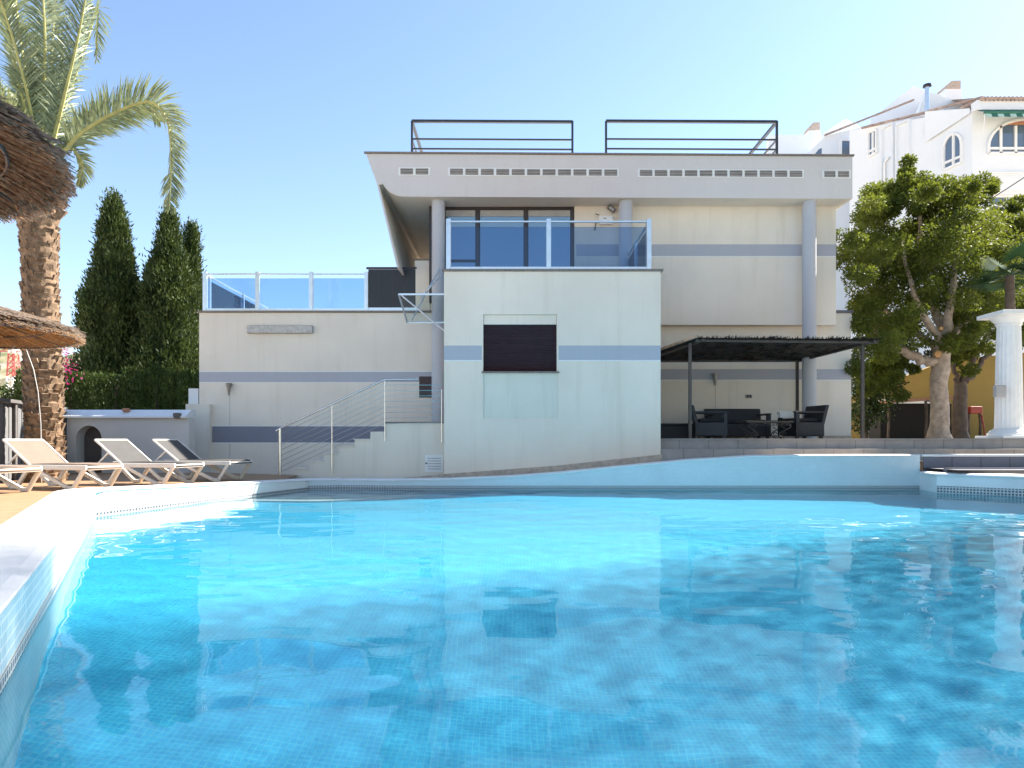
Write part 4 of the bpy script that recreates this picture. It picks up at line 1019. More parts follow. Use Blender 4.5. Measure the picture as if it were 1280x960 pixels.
def frond(pts, ll=.42, nl=120, seed=0, droop=.25, twist=(0, 0)):
    """rachis through control points (crown space) with two rows of leaflets"""
    r = np.random.default_rng(seed); pts = [np.array(p, float) for p in pts]; P_ = np.array(pts); tt = np.linspace(0, 1, len(P_)); t = np.linspace(0, 1, 44)
    # Catmull-Rom through the points
    pp = np.vstack([2 * P_[0] - P_[1], P_, 2 * P_[-1] - P_[-2]]); cur = []
    for u_ in t:
        s_ = min(u_ * (len(P_) - 1), len(P_) - 1 - 1e-6); i = int(s_); f = s_ - i; a, b_, c, d = pp[i:i + 4]
        cur.append(.5 * ((2 * b_) + (-a + c) * f + (2 * a - 5 * b_ + 4 * c - d) * f * f + (-a + 3 * b_ - 3 * c + d) * f ** 3))
    cur = np.array(cur)
    ra = MB().tube([tuple(p) for p in cur], [float(.034 * (1 - .85 * k / 43) + .004) for k in range(44)], 6)
    fo = ra.build("frond", "palm_rachis", PT, smooth=True)
    seg = np.linalg.norm(np.diff(cur, axis=0), axis=1); s = np.concatenate([[0], np.cumsum(seg)]); s /= s[-1]
    u_ = np.sort(np.concatenate([np.linspace(.10, .995, nl)] * 2)); u_ = np.clip(u_ + r.normal(0, .003, len(u_)), 0, 1)
    base = np.stack([np.interp(u_, s, cur[:, k]) for k in range(3)], 1); tan = unit(np.stack([np.interp(np.clip(u_ + .02, 0, 1), s, cur[:, k]) - np.interp(np.clip(u_ - .02, 0, 1), s, cur[:, k]) for k in range(3)], 1))
    ref = np.cross(cur[-1] - cur[0], np.array([0, 0, 1.0])); ref = ref / (np.linalg.norm(ref) + 1e-9)
    sd = np.tile([1, -1], nl)[:len(u_)][:, None]
    side = ref[None] - tan * (tan @ ref)[:, None]; side = unit(side); nrm = unit(np.cross(side, tan)); nrm *= np.sign(nrm[:, 2:3] + 1e-6)
    tw = (twist[0] + (twist[1] - twist[0]) * u_)[:, None]; side, nrm = side * np.cos(tw) + nrm * np.sin(tw), nrm * np.cos(tw) - side * np.sin(tw)
    d = side * sd * .8 + tan * (.55 + .5 * u_[:, None]) + nrm * .42 + r.normal(0, .13, base.shape); d = unit(d)
    L_ = ll * (np.sin(np.clip(u_ * .86 + .12, 0, 1) * math.pi) ** .55) * r.uniform(.8, 1.12, len(u_)); W_ = r.uniform(.016, .027, len(u_))
    # leaflet of two segments that bends down at the tip
    cr_ = unit(np.cross(d, nrm + r.normal(0, .3, nrm.shape))); mid = base + d * L_[:, None] * .55; tip = mid + unit(d + np.array([0, 0, -droop])) * L_[:, None] * .5
    v = np.stack([base - cr_ * W_[:, None] * .35, base + cr_ * W_[:, None] * .35, mid + cr_ * W_[:, None] * .6, tip, mid - cr_ * W_[:, None] * .6], 1).reshape(-1, 3); k5 = np.arange(len(u_))[:, None] * 5
    np_mesh("leaves", v, np.concatenate([k5 + np.array([[0, 1, 2, 4]])]).astype(int), "palm_leaf", fo)
    np_mesh("leaves", v, (k5 + np.array([[4, 2, 3]])).astype(int), "palm_leaf", fo)
C = np.array(CR)
def cp(px_, py_, dy=0.0):
    return (X(px_, PY + dy) - hx0, dy, Z(py_, PY + dy) - .2)
frond([cp(70, 205), cp(100, 168, -.1), (cp(150, 138, -.2)), cp(190, 128, -.3), cp(210, 155, -.35), cp(214, 205, -.4), cp(212, 262, -.4)], .56, 230, 1, .25, (.45, 1.35))
frond([cp(66, 200, .2), cp(92, 175, .4), cp(135, 150, .6), cp(180, 135, .8), cp(200, 152, .9)], .5, 130, 2, .25, (.4, 1.2))
frond([cp(55, 190), cp(55, 120, -.2), cp(56, 40, -.35), cp(50, -60, -.5)], .52, 140, 3)
frond([cp(62, 195), cp(78, 130, -.1), cp(97, 50, -.2), cp(112, -30, -.4)], .52, 130, 4)
frond([cp(60, 195, .2), cp(85, 120, .4), cp(112, 40, .6), cp(122, 10, .8), cp(120, 75, 1.0)], .5, 130, 5)
frond([cp(50, 195), cp(28, 120, -.3), cp(8, 30, -.6), cp(-12, -40, -.9)], .52, 120, 6)
frond([cp(52, 195, .2), cp(35, 110, .5), cp(22, 20, .9), cp(15, -60, 1.2)], .52, 110, 7)
frond([cp(72, 195, .1), cp(88, 185, .3), cp(103, 205, .5), cp(98, 232, .6)], .30, 60, 8)
frond([cp(48, 205, -.2), cp(20, 160, -.7), cp(-30, 120, -1.2), cp(-70, 140, -1.6)], .5, 110, 9)
frond([cp(55, 200, .3), cp(60, 130, .8), cp(66, 50, 1.3), cp(70, -20, 1.9)], .52, 120, 10)
frond([cp(55, 200, .3), cp(40, 150, 1.0), cp(15, 120, 1.8), cp(-10, 150, 2.4)], .5, 110, 12)
for k in range(20):
    a = k * 2.399 + .6; el = R(random.choice((45, 60, 70, 80, 85))); L_ = random.uniform(3.0, 4.2); dirv = Vector((math.cos(a), math.sin(a), 0))
    if dirv.x > .12: continue
    pts = []; p = CR.copy(); e = el
    for s in range(6): pts.append(tuple(p)); p = p + (dirv * math.cos(e) + Vector((0, 0, math.sin(e)))) * L_ / 5; e -= R(random.uniform(7, 13))
    frond(pts, .5, 105, 40 + k)
hs = tag(MB().tube([(X(33, 11.85), 11.83, Z(435, 11.85)), (X(43, 11.85), 11.83, Z(462, 11.85)), (X(50, 11.9), 11.85, Z(490, 11.9)), (X(53, 11.9), 11.86, Z(530, 11.9)), (X(54, 11.9), 11.86, .21)], .007, 8).build("garden_hose", "hose_pale", smooth=True), "thin pale cable running down the palm trunk", "cable")

# ------------------------------------------------------------------ thatched parasols
def parasol(label, cx, cyy_, zr, rad, rise, nst, under, top, seed, hoops, pole=True):
    r = np.random.default_rng(seed); t = thing("thatch_parasol", label, "parasol", (cx, cyy_, .2), 0, "thatched straw parasols"); zr -= .2
    def S(name, n, r0, r1, dz, wd, mat, jit, curl=0.0):
        a = r.random(n) * 6.283; ra = r0 + (r1 - r0) * r.random(n); ln = r.uniform(.25, .55, n); rb = np.minimum(ra + ln, rad * r.uniform(.97, 1.05, n))
        da = r.normal(0, jit, n)
        def pt(rho, an, d): return np.stack([np.cos(an) * rho, np.sin(an) * rho, zr + rise * (1 - np.minimum(rho / rad, 1.02)) + d], 1)
        d0 = dz + r.normal(0, .012, n); A = pt(ra, a, d0); B = pt(rb, a + da, d0 + r.normal(0, .014, n) - curl)
        sd = unit(np.cross(B - A, np.array([0, 0, 1.0]) + r.normal(0, .5, (n, 3)))); w = (r.uniform(.6, 1.3, n) * wd)[:, None]
        v = np.stack([A - sd * w, A + sd * w, B + sd * w * .5, B - sd * w * .5], 1).reshape(-1, 3)
        return np_mesh(name, v, np.arange(4 * n).reshape(n, 4), mat, t)
    cone = MB(); nA = 48
    for lvl, dz in ((0, .0), (1, .05)):
        for j in range(nA):
            a0, a1 = 2 * math.pi * j / nA, 2 * math.pi * (j + 1) / nA; rr_ = rad * .96
            cone.poly([(0, 0, zr + rise + dz), (math.cos(a0) * rr_, math.sin(a0) * rr_, zr + rise * .04 + dz), (math.cos(a1) * rr_, math.sin(a1) * rr_, zr + rise * .04 + dz)])
    cone.build("thatch_core", under, t, recalc=False)
    S("thatch_underside", nst, .05, rad * .95, -.015, .006, under, .05)
    S("thatch_top", nst, .05, rad * .95, .075, .009, top, .05)
    fr = S("thatch_fringe", nst // 2, rad * .86, rad * .98, .02, .006, top, .07, .03)
    for rho in hoops:
        hp_ = MB(); pts = [(math.cos(a) * rho * rad * (1 + .01 * math.sin(3 * a)), math.sin(a) * rho * rad, zr + rise * (1 - rho) - .035) for a in np.linspace(0, 2 * math.pi, 49)]
        hp_.tube(pts, .011, 6, cap=False); hp_.build("hoop", "frame_dark", t, recalc=False)
    MB().tube([(0, 0, 0), (0, 0, zr + rise)], .045, 12).build("pole", "ficus_bark", t)
    for k in range(8):
        a = 2 * math.pi * k / 8 + .3; MB().tube([(0, 0, zr + rise - .06), (math.cos(a) * rad * .93, math.sin(a) * rad * .93, zr + rise * .07 - .03)], .010, 6).build("rib", "dark_bark", t)
    return t
parasol("large brown thatched parasol cut off by the top left edge, seen from below", -3.68, 3.15, 2.42, 1.34, .55, 9000, "straw_under", "straw_top", 3, (.80,))
parasol("thatched parasol, underside coloured golden as if lit, in front of the palm trunk at the left edge", -7.33, 8.75, Z(414, 8.75), 1.50, .42, 7000, "straw_lit", "straw_top", 5, (.72, .97))

# ------------------------------------------------------------------ trees and walls on the right
def limb_pts(pts, wob, seed):
    r = np.random.default_rng(seed); out = []
    for i in range(len(pts) - 1):
        for k in range(4):
            t = k / 4; p = Vector(pts[i]).lerp(Vector(pts[i + 1]), t); out.append(p + Vector(r.normal(0, wob, 3)))
    out.append(Vector(pts[-1])); return out
def crown_leaves(t, clumps, per, seed, ls, mat, dn=.25):
    r = np.random.default_rng(seed); bs, ds = [], []
    for (c, rad, dens) in clumps:
        m = int(per * dens); d = unit(r.normal(size=(m, 3))); rr_ = rad * r.random(m) ** .45
        bs.append(np.array(c) + d * rr_[:, None] * np.array([1, 1, .72])); ds.append(d + np.array([0, 0, -dn]) + r.normal(0, .6, (m, 3)))
    bs = np.concatenate(bs); ds = np.concatenate(ds); n_ = len(bs)
    return leaves("crown", bs, ds, r.uniform(.7, 1.3, n_) * ls, r.uniform(.42, .62, n_) * ls, mat, t)
FY = 18.6
FT = thing("ficus_tree", "big ficus tree with pale pruned trunk on the terrace beside the house", "tree", (X(1174, FY), FY, TZ)); fx = X(1174, FY)
def fp(px_, py_, dy=0): return (X(px_, FY + dy) - fx, dy, Z(py_, FY + dy) - TZ)
b = MB()
b.tube(limb_pts([fp(1174, 549), fp(1175, 520), fp(1174, 480), fp(1175, 445), fp(1178, 425)], .012, 1), np.interp(np.linspace(0, 1, 17), [0, .1, .5, .9, 1], [.33, .24, .215, .25, .22]), 20)
lims = [([fp(1172, 452), fp(1150, 450), fp(1128, 438), fp(1108, 427)], .15, .085), ([fp(1176, 440), fp(1160, 425, .3), fp(1140, 412, .5), fp(1118, 398, .8), fp(1095, 370, 1)], .12, .05),
        ([fp(1178, 432), fp(1168, 412, -.2), fp(1150, 390, -.4), fp(1138, 350, -.6), fp(1128, 300, -.6)], .12, .04), ([fp(1180, 430), fp(1175, 400, .2), fp(1160, 365, .4), fp(1152, 320, .5), fp(1150, 270, .4)], .14, .04),
        ([fp(1180, 428), fp(1186, 400, -.2), fp(1190, 365, -.3), fp(1196, 320, -.2), fp(1205, 270, 0)], .14, .04), ([fp(1184, 425), fp(1205, 405, .4), fp(1230, 380, .8), fp(1255, 340, 1)], .10, .03),
        ([fp(1108, 427), fp(1090, 400), fp(1078, 385, .2)], .03, .012), ([fp(1106, 425), fp(1085, 405), fp(1066, 400)], .025, .012)]
for pts, r0, r1 in lims:
    q = limb_pts(pts, .02, len(pts)); b.tube(q, list(np.linspace(r0, r1, len(q))), 12)
b.build("trunk", "ficus_bark", FT, smooth=True, recalc=False)
for px_, py_, dy, rr_ in ((1172, 443, -.33, .085), (1108, 427, -.1, .07), (1176, 411, -.35, .05)):
    p = Vector(fp(px_, py_, dy)); MB().tube([p + Vector((0, .03, 0)), p + Vector((-.005, -.04, .005))], rr_, 14).build("pruning_scar", "cut_wood", FT)
r = np.random.default_rng(17); cl = []
outline = [(1072, 300, .42), (1076, 345, .42), (1078, 390, .4), (1085, 430, .4), (1105, 452, .35), (1125, 468, .28), (1084, 272, .38), (1098, 262, .4), (1120, 255, .4), (1132, 222, .24), (1144, 232, .3), (1128, 240, .36), (1146, 248, .4), (1160, 250, .3), (1105, 250, .3), (1165, 264, .4), (1190, 250, .42), (1212, 235, .32), (1222, 232, .26),
           (1205, 262, .45), (1230, 290, .45), (1175, 290, .5), (1145, 290, .5), (1110, 300, .55), (1090, 320, .5), (1095, 360, .5), (1125, 340, .55), (1160, 330, .55), (1195, 320, .55), (1225, 340, .5), (1090, 400, .45), (1120, 385, .45), (1215, 385, .45), (1180, 370, .45), (1240, 320, .5), (1150, 375, .4), (1200, 415, .35), (1090, 460, .35), (1082, 480, .28), (1140, 320, .5), (1180, 345, .5), (1110, 420, .4), (1130, 405, .4), (1205, 295, .5), (1155, 305, .5), (1215, 360, .45)]
for px_, py_, rad in outline:
    for k in range(6): cl.append((np.array(fp(px_ + r.normal(0, 11), py_ + r.normal(0, 10), r.normal(.4, 1.1))), rad * r.uniform(.55, 1.1), 1))
for k in range(110):                                        # loose sprigs that break the outline
    a = r.random() * 6.283; cl.append((np.array(fp(1162 + 96 * math.cos(a) + r.normal(0, 6), 335 + 104 * math.sin(a) * (1 if math.sin(a) < 0 else .95) + r.normal(0, 7), r.normal(.3, .7))), r.uniform(.10, .22), .22))
crown_leaves(FT, cl, 430, 5, .085, "ficus_leaf")
# second tree behind
SY = 21.0
ST = thing("small_tree", "smaller forked tree with dark trunk in front of the yellow wall", "tree", (X(1201, SY), SY, TZ)); sx0 = X(1201, SY)
def sp_(px_, py_, dy=0): return (X(px_, SY + dy) - sx0, dy, Z(py_, SY + dy) - TZ)
b = MB(); b.tube(limb_pts([sp_(1202, 549), sp_(1200, 510), sp_(1201, 478)], .015, 2), list(np.linspace(.22, .17, 9)), 14)
for pts, r0, r1 in (([sp_(1200, 480), sp_(1212, 460), sp_(1218, 445), sp_(1230, 430), sp_(1242, 400)], .10, .04), ([sp_(1203, 478), sp_(1216, 468), sp_(1228, 450), sp_(1240, 442), sp_(1262, 425)], .11, .04), ([sp_(1199, 482), sp_(1193, 465), sp_(1190, 440), sp_(1186, 400)], .08, .03)):
    q = limb_pts(pts, .02, 3); b.tube(q, list(np.linspace(r0, r1, len(q))), 10)
b.build("trunk", "dark_bark", ST, smooth=True, recalc=False)
cl = []
for px_, py_, rad in [(1230, 318, .5), (1236, 340, .5), (1246, 318, .5), (1250, 290, .55), (1270, 280, .5), (1262, 262, .4), (1285, 300, .6), (1280, 340, .6), (1255, 330, .6), (1265, 375, .6), (1290, 390, .6), (1240, 370, .5), (1225, 400, .45), (1255, 410, .5), (1285, 425, .45), (1300, 340, .7), (1315, 400, .6), (1210, 430, .3), (1190, 420, .4), (1200, 395, .45), (1205, 445, .3)]:
    for k in range(6): cl.append((np.array(sp_(px_ + r.normal(0, 11), py_ + r.normal(0, 10), r.normal(.3, .9))), rad * r.uniform(.5, 1.0), 1))
crown_leaves(ST, cl, 430, 6, .095, "ficus_leaf")
# fan palm whose trunk stands behind the fluted column
KY = 16.6
KP = thing("fan_palm", "small dark fan palm peeking out behind the fluted column", "palm tree", (X(1262, KY), KY, TZ)); kx = X(1262, KY); kz = Z(345, KY) - TZ
MB().tube([(0, 0, 0), (.03, 0, kz * .5), (0, 0, kz)], [.13, .11, .10], 10).build("trunk", "dark_bark", KP, smooth=True)
r = np.random.default_rng(33)
for k in range(16):
    a = k * 2.399; e = R(r.uniform(-15, 60)); dv_ = np.array([math.cos(a) * math.cos(e), math.sin(a) * math.cos(e), math.sin(e)]); st_l = r.uniform(.35, .6); hub = np.array([0, 0, kz]) + dv_ * st_l
    sd = unit(np.cross(dv_, [0, 0, 1.0]) + 1e-6); up = np.cross(sd, dv_); m = 26; ang = np.linspace(-1.9, 1.9, m); dirs = dv_[None] * np.cos(ang)[:, None] + sd[None] * np.sin(ang)[:, None] + np.array([0, 0, -.25]) * np.abs(np.sin(ang))[:, None]
    fo = MB().tube([(0, 0, kz), tuple(hub)], .012, 5).build("frond", "fan_leaf", KP)
    leaves("leaf_fan", np.repeat(hub[None], m, 0), dirs, r.uniform(.45, .6, m), np.full(m, .045), "fan_leaf", fo, flat=np.repeat(up[None], m, 0))
# yellow boundary wall
yw = thing("boundary_wall", "ochre yellow rendered boundary wall behind the trees", "wall", (16, 23, .9)); yw.location = (0, 0, 0)
ya, yb = (X(1062, 24.5), 24.5), (X(1330, 22.6), 22.6)
i0 = MB(); za, zb_ = Z(497, 24.5), Z(436, 22.6); zm = Z(450, 23.6); xm = X(1185, 23.6)
for (p, z0_, q, z1_) in (((ya[0], ya[1]), za, (xm, 23.6), zm), ((xm, 23.6), zm, yb, zb_)):
    i0.quad((*p, .8), (*q, .8), (*q, z1_), (*p, z0_)); i0.quad((p[0], p[1] + .25, .8), (q[0], q[1] + .25, .8), (q[0], q[1] + .25, z1_), (p[0], p[1] + .25, z0_)); i0.quad((*p, z0_), (*q, z1_), (q[0], q[1] + .25, z1_), (p[0], p[1] + .25, z0_))
i0.build("wall", "yellow_wall", yw, recalc=False)
ln = thing("lean_to", "low lean-to, its panel painted in shade tone, with a reddish tiled roof edge in front of the yellow wall", "shed", (X(1130, 22.5), 22.5, TZ)); lx = X(1130, 22.5)
MB().prism([(-.5, 0), (.5, 0), (.5, 1.35), (-.5, 1.15)], 'x', -1.05, 1.25).build("shade_panel", "brushwood", ln)  # near-black tone stands for the tree shade here
MB().bar((-1.1, -.75, 1.17), (1.4, -.75, 1.36), .5, .09).build("roof", "terracotta", ln)
for x in (-1.0, .2, 1.3): MB().tube([(x, -.85, 0), (x + .03, -.85, .7), (x, -.85, 1.2)], .04, 8).build("post", "dark_bark", ln)
hr = thing("hose_stand", "red topped stand with a dark looped hose against the yellow wall", "hose stand", (X(1218, 22), 22, TZ))
MB().box(-.20, .20, -.12, .12, .82, 1.05).build("reel_cover", "red_plastic", hr, bevel=.03)
MB().tube([(-.18, 0, 0), (-.20, 0, .5), (-.16, 0, .86), (.16, 0, .86), (.20, 0, .5), (.18, 0, 0)], .045, 10).build("frame", "dark_bark", hr, smooth=True)
MB().tube([(.2, -.05, .8), (.27, -.05, .4), (.3, -.05, .03), (.2, -.1, .02)], .025, 8).build("hose", "red_plastic", hr, smooth=True)

# ------------------------------------------------------------------ white neighbouring apartment house
NB = thing("apartment_house", "white Mediterranean apartment house with arched windows and tiled gables behind the trees", "apartment building", (24, 36, 0)); NB.location = (0, 0, 0)
AY = 34.0; ax = X(1215, AY)                                # corner between the street front and the receding side
bxp, byp = X(1062, 40.0), 40.0                             # far end of the receding side
zA = Z(137, AY)
def along(t, z): return (ax + (bxp - ax) * t, AY + (byp - AY) * t, z)
def solve_t(px_):                                          # where a picture column meets the side wall
    k = (px_ - 640) / F; return (k * AY - ax) / ((bxp - ax) - k * (byp - AY))
def S_(px_, py_):
    t = solve_t(px_); y = AY + (byp - AY) * t; return Vector(along(t, Z(py_, y)))
# walls: street front with holes, side wall, gables
fz0 = -.2
w1 = (X(1234.5, AY), X(1300, AY))
front = [(ax, fz0), (ax + 11, fz0), (ax + 11, zA), (ax, zA)]
wf_ = MB()
wf_.panel(ax, ax + 11, fz0, zA, AY, [(X(1238, AY), X(1312, AY), Z(266, AY), Z(243, AY), .25, False)])
wf_.quad((ax, AY, fz0), along(1, fz0), along(1, Z(163, byp)), (ax, AY, zA)); wf_.quad((ax + 11, AY, fz0), (ax + 11, 42.3, fz0), (ax + 11, 42.3, zA), (ax + 11, AY, zA))
wf_.quad(along(1, fz0), (21.3, 42.3, fz0), (21.3, 42.3, Z(163, byp)), along(1, Z(163, byp))); wf_.quad((ax, AY, zA), (ax + 11, AY, zA), (ax + 11, 42.3, zA), (21.3, 42.3, zA))
wf_.quad((21.3, 42.3, fz0), (ax + 11, 42.3, fz0), (ax + 11, 42.3, zA), (21.3, 42.3, zA))
wf_.build("wall", "white_wash", NB, recalc=False)
# rear wing that shows above the flat roof of the house
RY = 42.0
rw = MB(); rw.prism([(X(1000, RY), fz0), (X(1092, RY), fz0), (X(1092, RY), Z(160, RY)), (X(1078, RY), Z(158, RY)), (X(1032, RY), Z(170, RY)), (X(1008, RY), Z(196, RY)), (X(1000, RY), Z(196, RY))], 'y', RY, 52); rw.build("rear_wall", "white_wash", NB)
# sawtooth capped party walls and gables
def gable(pts, y, th, name="gable"):
    MB().prism([(X(p[0], y), Z(p[1], y)) for p in pts], 'y', y, y + th).build(name, "white_wash", NB)
saw = [(958, 200)]
for k in range(14): saw += [(962 + k * 5.2, 169.5), (964.6 + k * 5.2, 167.6)]
saw += [(1040, 169), (1040, 200)]
gable(saw, 46, .4, "parapet_gable")
stp = [(1030, 175)]
for k in range(6): stp += [(1030 + k * 5, 166 - k * 3.2), (1033 + k * 5, 163.6 - k * 3.2)]
stp += [(1058, 148.5), (1075, 158), (1100, 175)]; gable(stp, 45, .4)
stp = [(1080, 175)]
for k in range(11): stp += [(1090 + k * 4.6, 149 - k * 3.7), (1093 + k * 4.6, 145.6 - k * 3.7)]
stp += [(1142, 107.5), (1202, 131), (1202, 175)]; gable(stp, 43, .4)
gable([(1148, 140), (1158, 114), (1172, 118), (1205, 131), (1205, 150)], 38, .3)
# roof slopes with tiles
def slope(pa_, pb_, ya_, yb_, name="roof_verge"):
    MB().bar((X(pa_[0], ya_), ya_, Z(pa_[1], ya_)), (X(pb_[0], yb_), yb_, Z(pb_[1], yb_)), .16, .09).build(name, "roof_tile", NB)
slope((1031, 169), (1142, 125), 41.8, 41.8); slope((1077, 160), (1160, 140), 39.0, 36.4); slope((1160, 139), (1228, 121.5), 36.4, 33.7)
MB().quad((X(1228, 33.6), 33.6, Z(121.5, 33.6)), (X(1228, 33.6) + 11, 33.6, Z(121.5, 33.6)), (X(1228, 33.6) + 11, 44, Z(121.5, 33.6) + 2.0), (X(1150, 44), 44, Z(128, 44))).build("roof", "roof_tile", NB, recalc=False)
b = MB()
for k in range(52):
    x = X(1228, 33.5) + k * .205; b.tube([(x, 33.42, Z(123.8, 33.5)), (x, 35.0, Z(123.8, 33.5) + .30)], .105, 8)
b.build("eave_tiles", "roof_tile", NB, smooth=True)
MB().prism([(33.55, Z(125.5, 33.6)), (33.55, Z(137.5, 33.6)), (34.0, Z(139.5, 34)), (34.0, Z(125.5, 33.6))], 'x', ax - .05, ax + 11).build("cornice", "white_wash", NB)
# sloping cornice step on the side
q = [S_(1214, 136), S_(1158, 140), S_(1158, 178), S_(1162, 176), S_(1214, 142)]
nrm = Vector((byp - AY, -(bxp - ax), 0)).normalized() * -1
if nrm.y > 0: nrm = -nrm
MB().poly([tuple(p + nrm * .12) for p in q]).build("side_cornice", "white_wash", NB, recalc=False)
# arched window on the side
def skew_win(x0, x1, yt0, yt1, yb0, yb1, arch, name="arched_window"):
    """window on the side wall; given picture columns and rows of its corners"""
    a, c = S_(x0, yb0), S_(x1, yb1); d, e = S_(x1, yt1), S_(x0, yt0); pts = [a, c]
    if arch:
        for k in range(13):
            t = math.pi * k / 12; u_ = (1 - math.cos(t)) / 2; p = d.lerp(e, u_); h_ = math.sin(t); pts.append(p + Vector((0, 0, 1)) * (h_ - 1) * 0.0 + (Vector((0, 0, (d - c).z * .42 * (h_)))) - Vector((0, 0, (d - c).z * .42)))
    else: pts += [d, e]
    f = MB().poly([tuple(p + nrm * .015) for p in pts]).build(name, "far_glass", NB, recalc=False)
    fr_ = MB()
    for p, q_ in zip(pts, pts[1:] + pts[:1]): fr_.bar(p + nrm * .03, q_ + nrm * .03, .12, .12)
    m0, m1 = a.lerp(c, .55), (d.lerp(e, .45)); fr_.bar(m0 + nrm * .03, m1 + nrm * .03, .09, .12); a2, c2 = a.lerp(e, .2), c.lerp(d, .2); fr_.bar(a2 + nrm * .03, c2 + nrm * .03, .09, .12)
    fr_.build("frame", "white_paint", f)
skew_win(1180, 1202.5, 172, 164, 213, 203, True)
skew_win(1086, 1096, 166, 162, 196.5, 191, False, "side_window")
for cc_ in ((1090, 1098, 245, 240, 258, 254), (1136, 1143, 213, 207, 226, 220), (1048, 1054, 300, 297, 322, 320)): skew_win(*cc_, False, "side_window")
MB().tube([tuple(S_(1106.5, 290) + nrm * .08), tuple(S_(1106.5, 204) + nrm * .08), tuple(S_(1112, 197) + nrm * .08)], .07, 8).build("drainpipe", "white_paint", NB, smooth=True)
for a0, a1 in ((1104, 1118), (1122, 1138)):
    pts = [S_(a0, 285), S_(a1, 282), S_(a1, 157 - (a1 - 1104) * .22), S_(a0, 161 - (a0 - 1104) * .22)]
    b = MB()
    for p, q_ in ((pts[1], pts[2]), (pts[2], pts[3]), (pts[3], pts[0])): b.bar(p + nrm * .03, q_ + nrm * .03, .22, .08)
    b.build("wall_rib", "white_wash", NB)
# street front windows
acx_ = X(1282, AY); aw = X(1282, AY) - X(1235, AY); zs0, zh = Z(192, AY), Z(150, AY); arcp = [(acx_ + aw, zs0), (acx_ - aw, zs0)]
arcp = [(acx_ - aw, zs0), (acx_ + aw, zs0)] + [(acx_ + aw * math.cos(t), zs0 + .35 + (zh - zs0 - .35) * math.sin(t)) for t in np.linspace(0, math.pi, 21)]
f = MB().poly([(x, AY - .012, z) for x, z in arcp]).build("arched_window", "far_glass", NB)
fr_ = MB()
for k in range(len(arcp)): p, q_ = arcp[k], arcp[(k + 1) % len(arcp)]; fr_.bar((p[0], AY - .03, p[1]), (q_[0], AY - .03, q_[1]), .12, .12)
for px_ in (1250, 1268.5, 1282, 1296): fr_.bar((X(px_, AY), AY - .03, zs0), (X(px_, AY), AY - .03, Z(158, AY)), .12, .12, (1, 0, 0))
fr_.bar((acx_ - aw, AY - .031, Z(186, AY)), (acx_ + aw, AY - .031, Z(186, AY)), .1, .12)
fr_.build("frame", "white_paint", f)
MB().poly([(acx_ + aw * .55 * math.cos(t), AY - .034, zs0 + .35 + (zh - zs0 - .35) * (.80 + .2 * math.sin(t))) for t in np.linspace(0, math.pi, 12)]).build("arch_blind", "terracotta", f)
f = MB().box(X(1238, AY), X(1312, AY), AY + .2, AY + .24, Z(266, AY), Z(243, AY)).build("wide_window", "far_glass", NB)
fr_ = MB()
for px_ in (1238.5, 1259, 1281, 1303): fr_.bar((X(px_, AY), AY + .16, Z(266, AY)), (X(px_, AY), AY + .16, Z(243, AY)), .14, .08, (1, 0, 0))
for py_ in (265.5, 256, 244): fr_.bar((X(1238, AY), AY + .159, Z(py_, AY)), (X(1312, AY), AY + .159, Z(py_, AY)), .08, .12)
fr_.build("frame", "white_paint", f)
MB().box(X(1236, AY), ax + 10, AY - .06, AY + .0, Z(240, AY), Z(221, AY)).build("shutter_panel", "white_paint", NB)
MB().box(X(1234, AY), ax + 10, AY - .09, AY + .0, Z(217.5, AY), Z(215.5, AY)).build("ledge", "white_paint", NB)
f = MB().box(X(1051, RY), X(1071, RY), RY - .03, RY + .01, Z(194.5, RY), Z(176, RY)).build("rear_window", "far_glass", NB)
fr_ = MB()
for px_ in (1050.5, 1063, 1071.5): fr_.bar((X(px_, RY), RY - .05, Z(195, RY)), (X(px_, RY), RY - .05, Z(175.5, RY)), .12, .1, (1, 0, 0))
for py_ in (175.5, 195): fr_.bar((X(1050, RY), RY - .051, Z(py_, RY)), (X(1072, RY), RY - .051, Z(py_, RY)), .1, .12)
fr_.build("frame", "white_paint", f)
f = MB().prism([(X(1015, RY), Z(197, RY)), (X(1027, RY), Z(197, RY)), (X(1027, RY), Z(185, RY)), (X(1023, RY), Z(187, RY))], 'y', RY - .02, RY).build("rear_window", "far_glass", NB)
# awning
aw_ = MB().tube([(X(1229, 33.3), 33.2, Z(140.5, 33.2)), (ax + 9, 33.2, Z(140.5, 33.2))], .09, 8).build("awning", "awning_green", NB, smooth=True)
g1, g2 = MB(), MB()
for k in range(30):
    x = X(1231, 33.2) + k * .30; g = g1 if k % 2 else g2
    g.quad((x, 33.1, Z(146, 33.1)), (x + .30, 33.1, Z(146, 33.1)), (x + .30, 33.2, Z(140.5, 33.2)), (x, 33.2, Z(140.5, 33.2))); g.quad((x, 33.2, Z(140.5, 33.2)), (x + .30, 33.2, Z(140.5, 33.2)), (x + .30, 33.95, Z(138, 33.95)), (x, 33.95, Z(138, 33.95)))
g1.build("green_stripe", "awning_green", aw_, recalc=False); g2.build("pale_stripe", "awning_pale", aw_, recalc=False)
MB().tube([(X(1231, 33.2), 33.2, Z(142, 33.2)), (X(1229.5, 33.2), 33.2, Z(170, 33.2))], .02, 6).build("awning_crank", "white_paint", aw_)
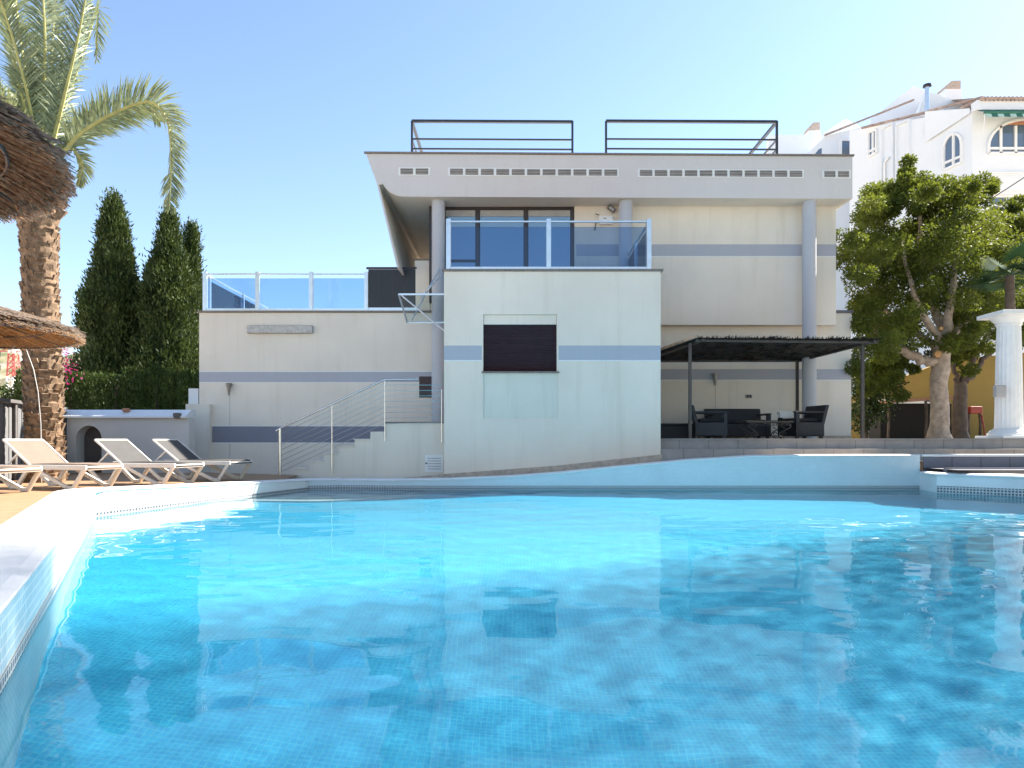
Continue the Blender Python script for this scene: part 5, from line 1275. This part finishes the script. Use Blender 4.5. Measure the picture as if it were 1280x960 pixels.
for px_, py0, py1, y, w_ in ((1192, 125, 101, 39.5, .48), (1018.5, 170, 153, 46.5, .42)):
    c = MB().box(X(px_, y) - w_, X(px_, y) + w_, y, y + .9, Z(py0, y) - 1.5, Z(py1 + 10, y)).build("chimney", "white_wash", NB)
    MB().prism([(X(px_, y) - w_ * .8, Z(py1 + 10, y)), (X(px_, y) + w_ * .8, Z(py1 + 10, y)), (X(px_, y) + w_ * .8, Z(py1, y)), (X(px_, y) - w_ * .3, Z(py1 + .5, y)), (X(px_, y) - w_ * .8, Z(py1 + 5, y))], 'y', y - .05, y + .95).build("cowl", "plinth_stone", c)
MB().tube([(X(1159, 37), 37, Z(140, 37)), (X(1159, 37), 37, Z(108.5, 37))], .11, 10).build("flue_pipe", "aluminium", NB, smooth=True)
MB().lathe([(.1, 0), (.22, .03), (.2, .14), (.05, .2)], 12, (X(1159, 37), 37, Z(109, 37))).build("flue_cap", "frame_dark", NB)
cb = tag(MB().tube([(X(1222, 24) + (X(1420, 24) - X(1222, 24)) * t, 24, Z(259, 24) + (Z(120, 24) - Z(259, 24)) * t - .5 * t * (1 - t)) for t in np.linspace(0, 1, 12)], .018, 6).build("overhead_cable", "cable_black", smooth=True), "black overhead cable crossing in front of the white apartment house", "cable")
tc = tag(MB().tube([(X(1063, 20) , 20, Z(388, 20)), (X(1085, 20), 20, Z(410, 20)), (X(1104, 19), 19, Z(424, 19))], .012, 6).build("tree_cable", "hose_pale", smooth=True), "thin pale wire running from the slate capped wall into the ficus", "wire")
# added unseen trees off the right edge, shaped to break the sun over the pool
r = np.random.default_rng(71); pop = []
for v in range(2):
    t = thing("unseen_shade_tree", "tall clipped tree added unseen beyond the right edge to shade the pool", "tree", (0, 0, GZ), 0, "unseen shade trees beyond the right edge")
    MB().tube([(0, 0, 0), (.05, 0, 4), (0, 0, 9)], [.16, .10, .02], 10).build("trunk", "dark_bark", t, smooth=True)
    n_ = 100000; zz = np.concatenate([r.uniform(1.6, 25.0, 75000), r.uniform(18.4, 25.0, 25000)]); base = np.stack([r.uniform(-1.3, 1.3, n_), r.uniform(-.98, .98, n_), zz], 1); base[:, 2] += .25 * np.sin(base[:, 1] * 9)  # extra leaves in the top darken the near left coping
    leaves("crown", base, r.normal(size=(n_, 3)), r.uniform(.045, .068, n_), r.uniform(.028, .038, n_), "ficus_leaf", t); pop.append(t)
for k in range(11):
    t = pop[k] if k < 2 else copy_tree(pop[k % 2]); t.location = (14.4, 12.35 - 1.95 * k, GZ); t.rotation_euler = (0, 0, math.pi * (k % 2)); t["label"] = "tall clipped tree added unseen beyond the right edge to shade the pool"
bush("garden_shrub", "dark shrub between the house end wall and the lean-to under the ficus", "shrub", X(1083, 20.5), 20.5, TZ, .85, 2.9, 5200, "cypress_leaf", seed=37, ls=.13)
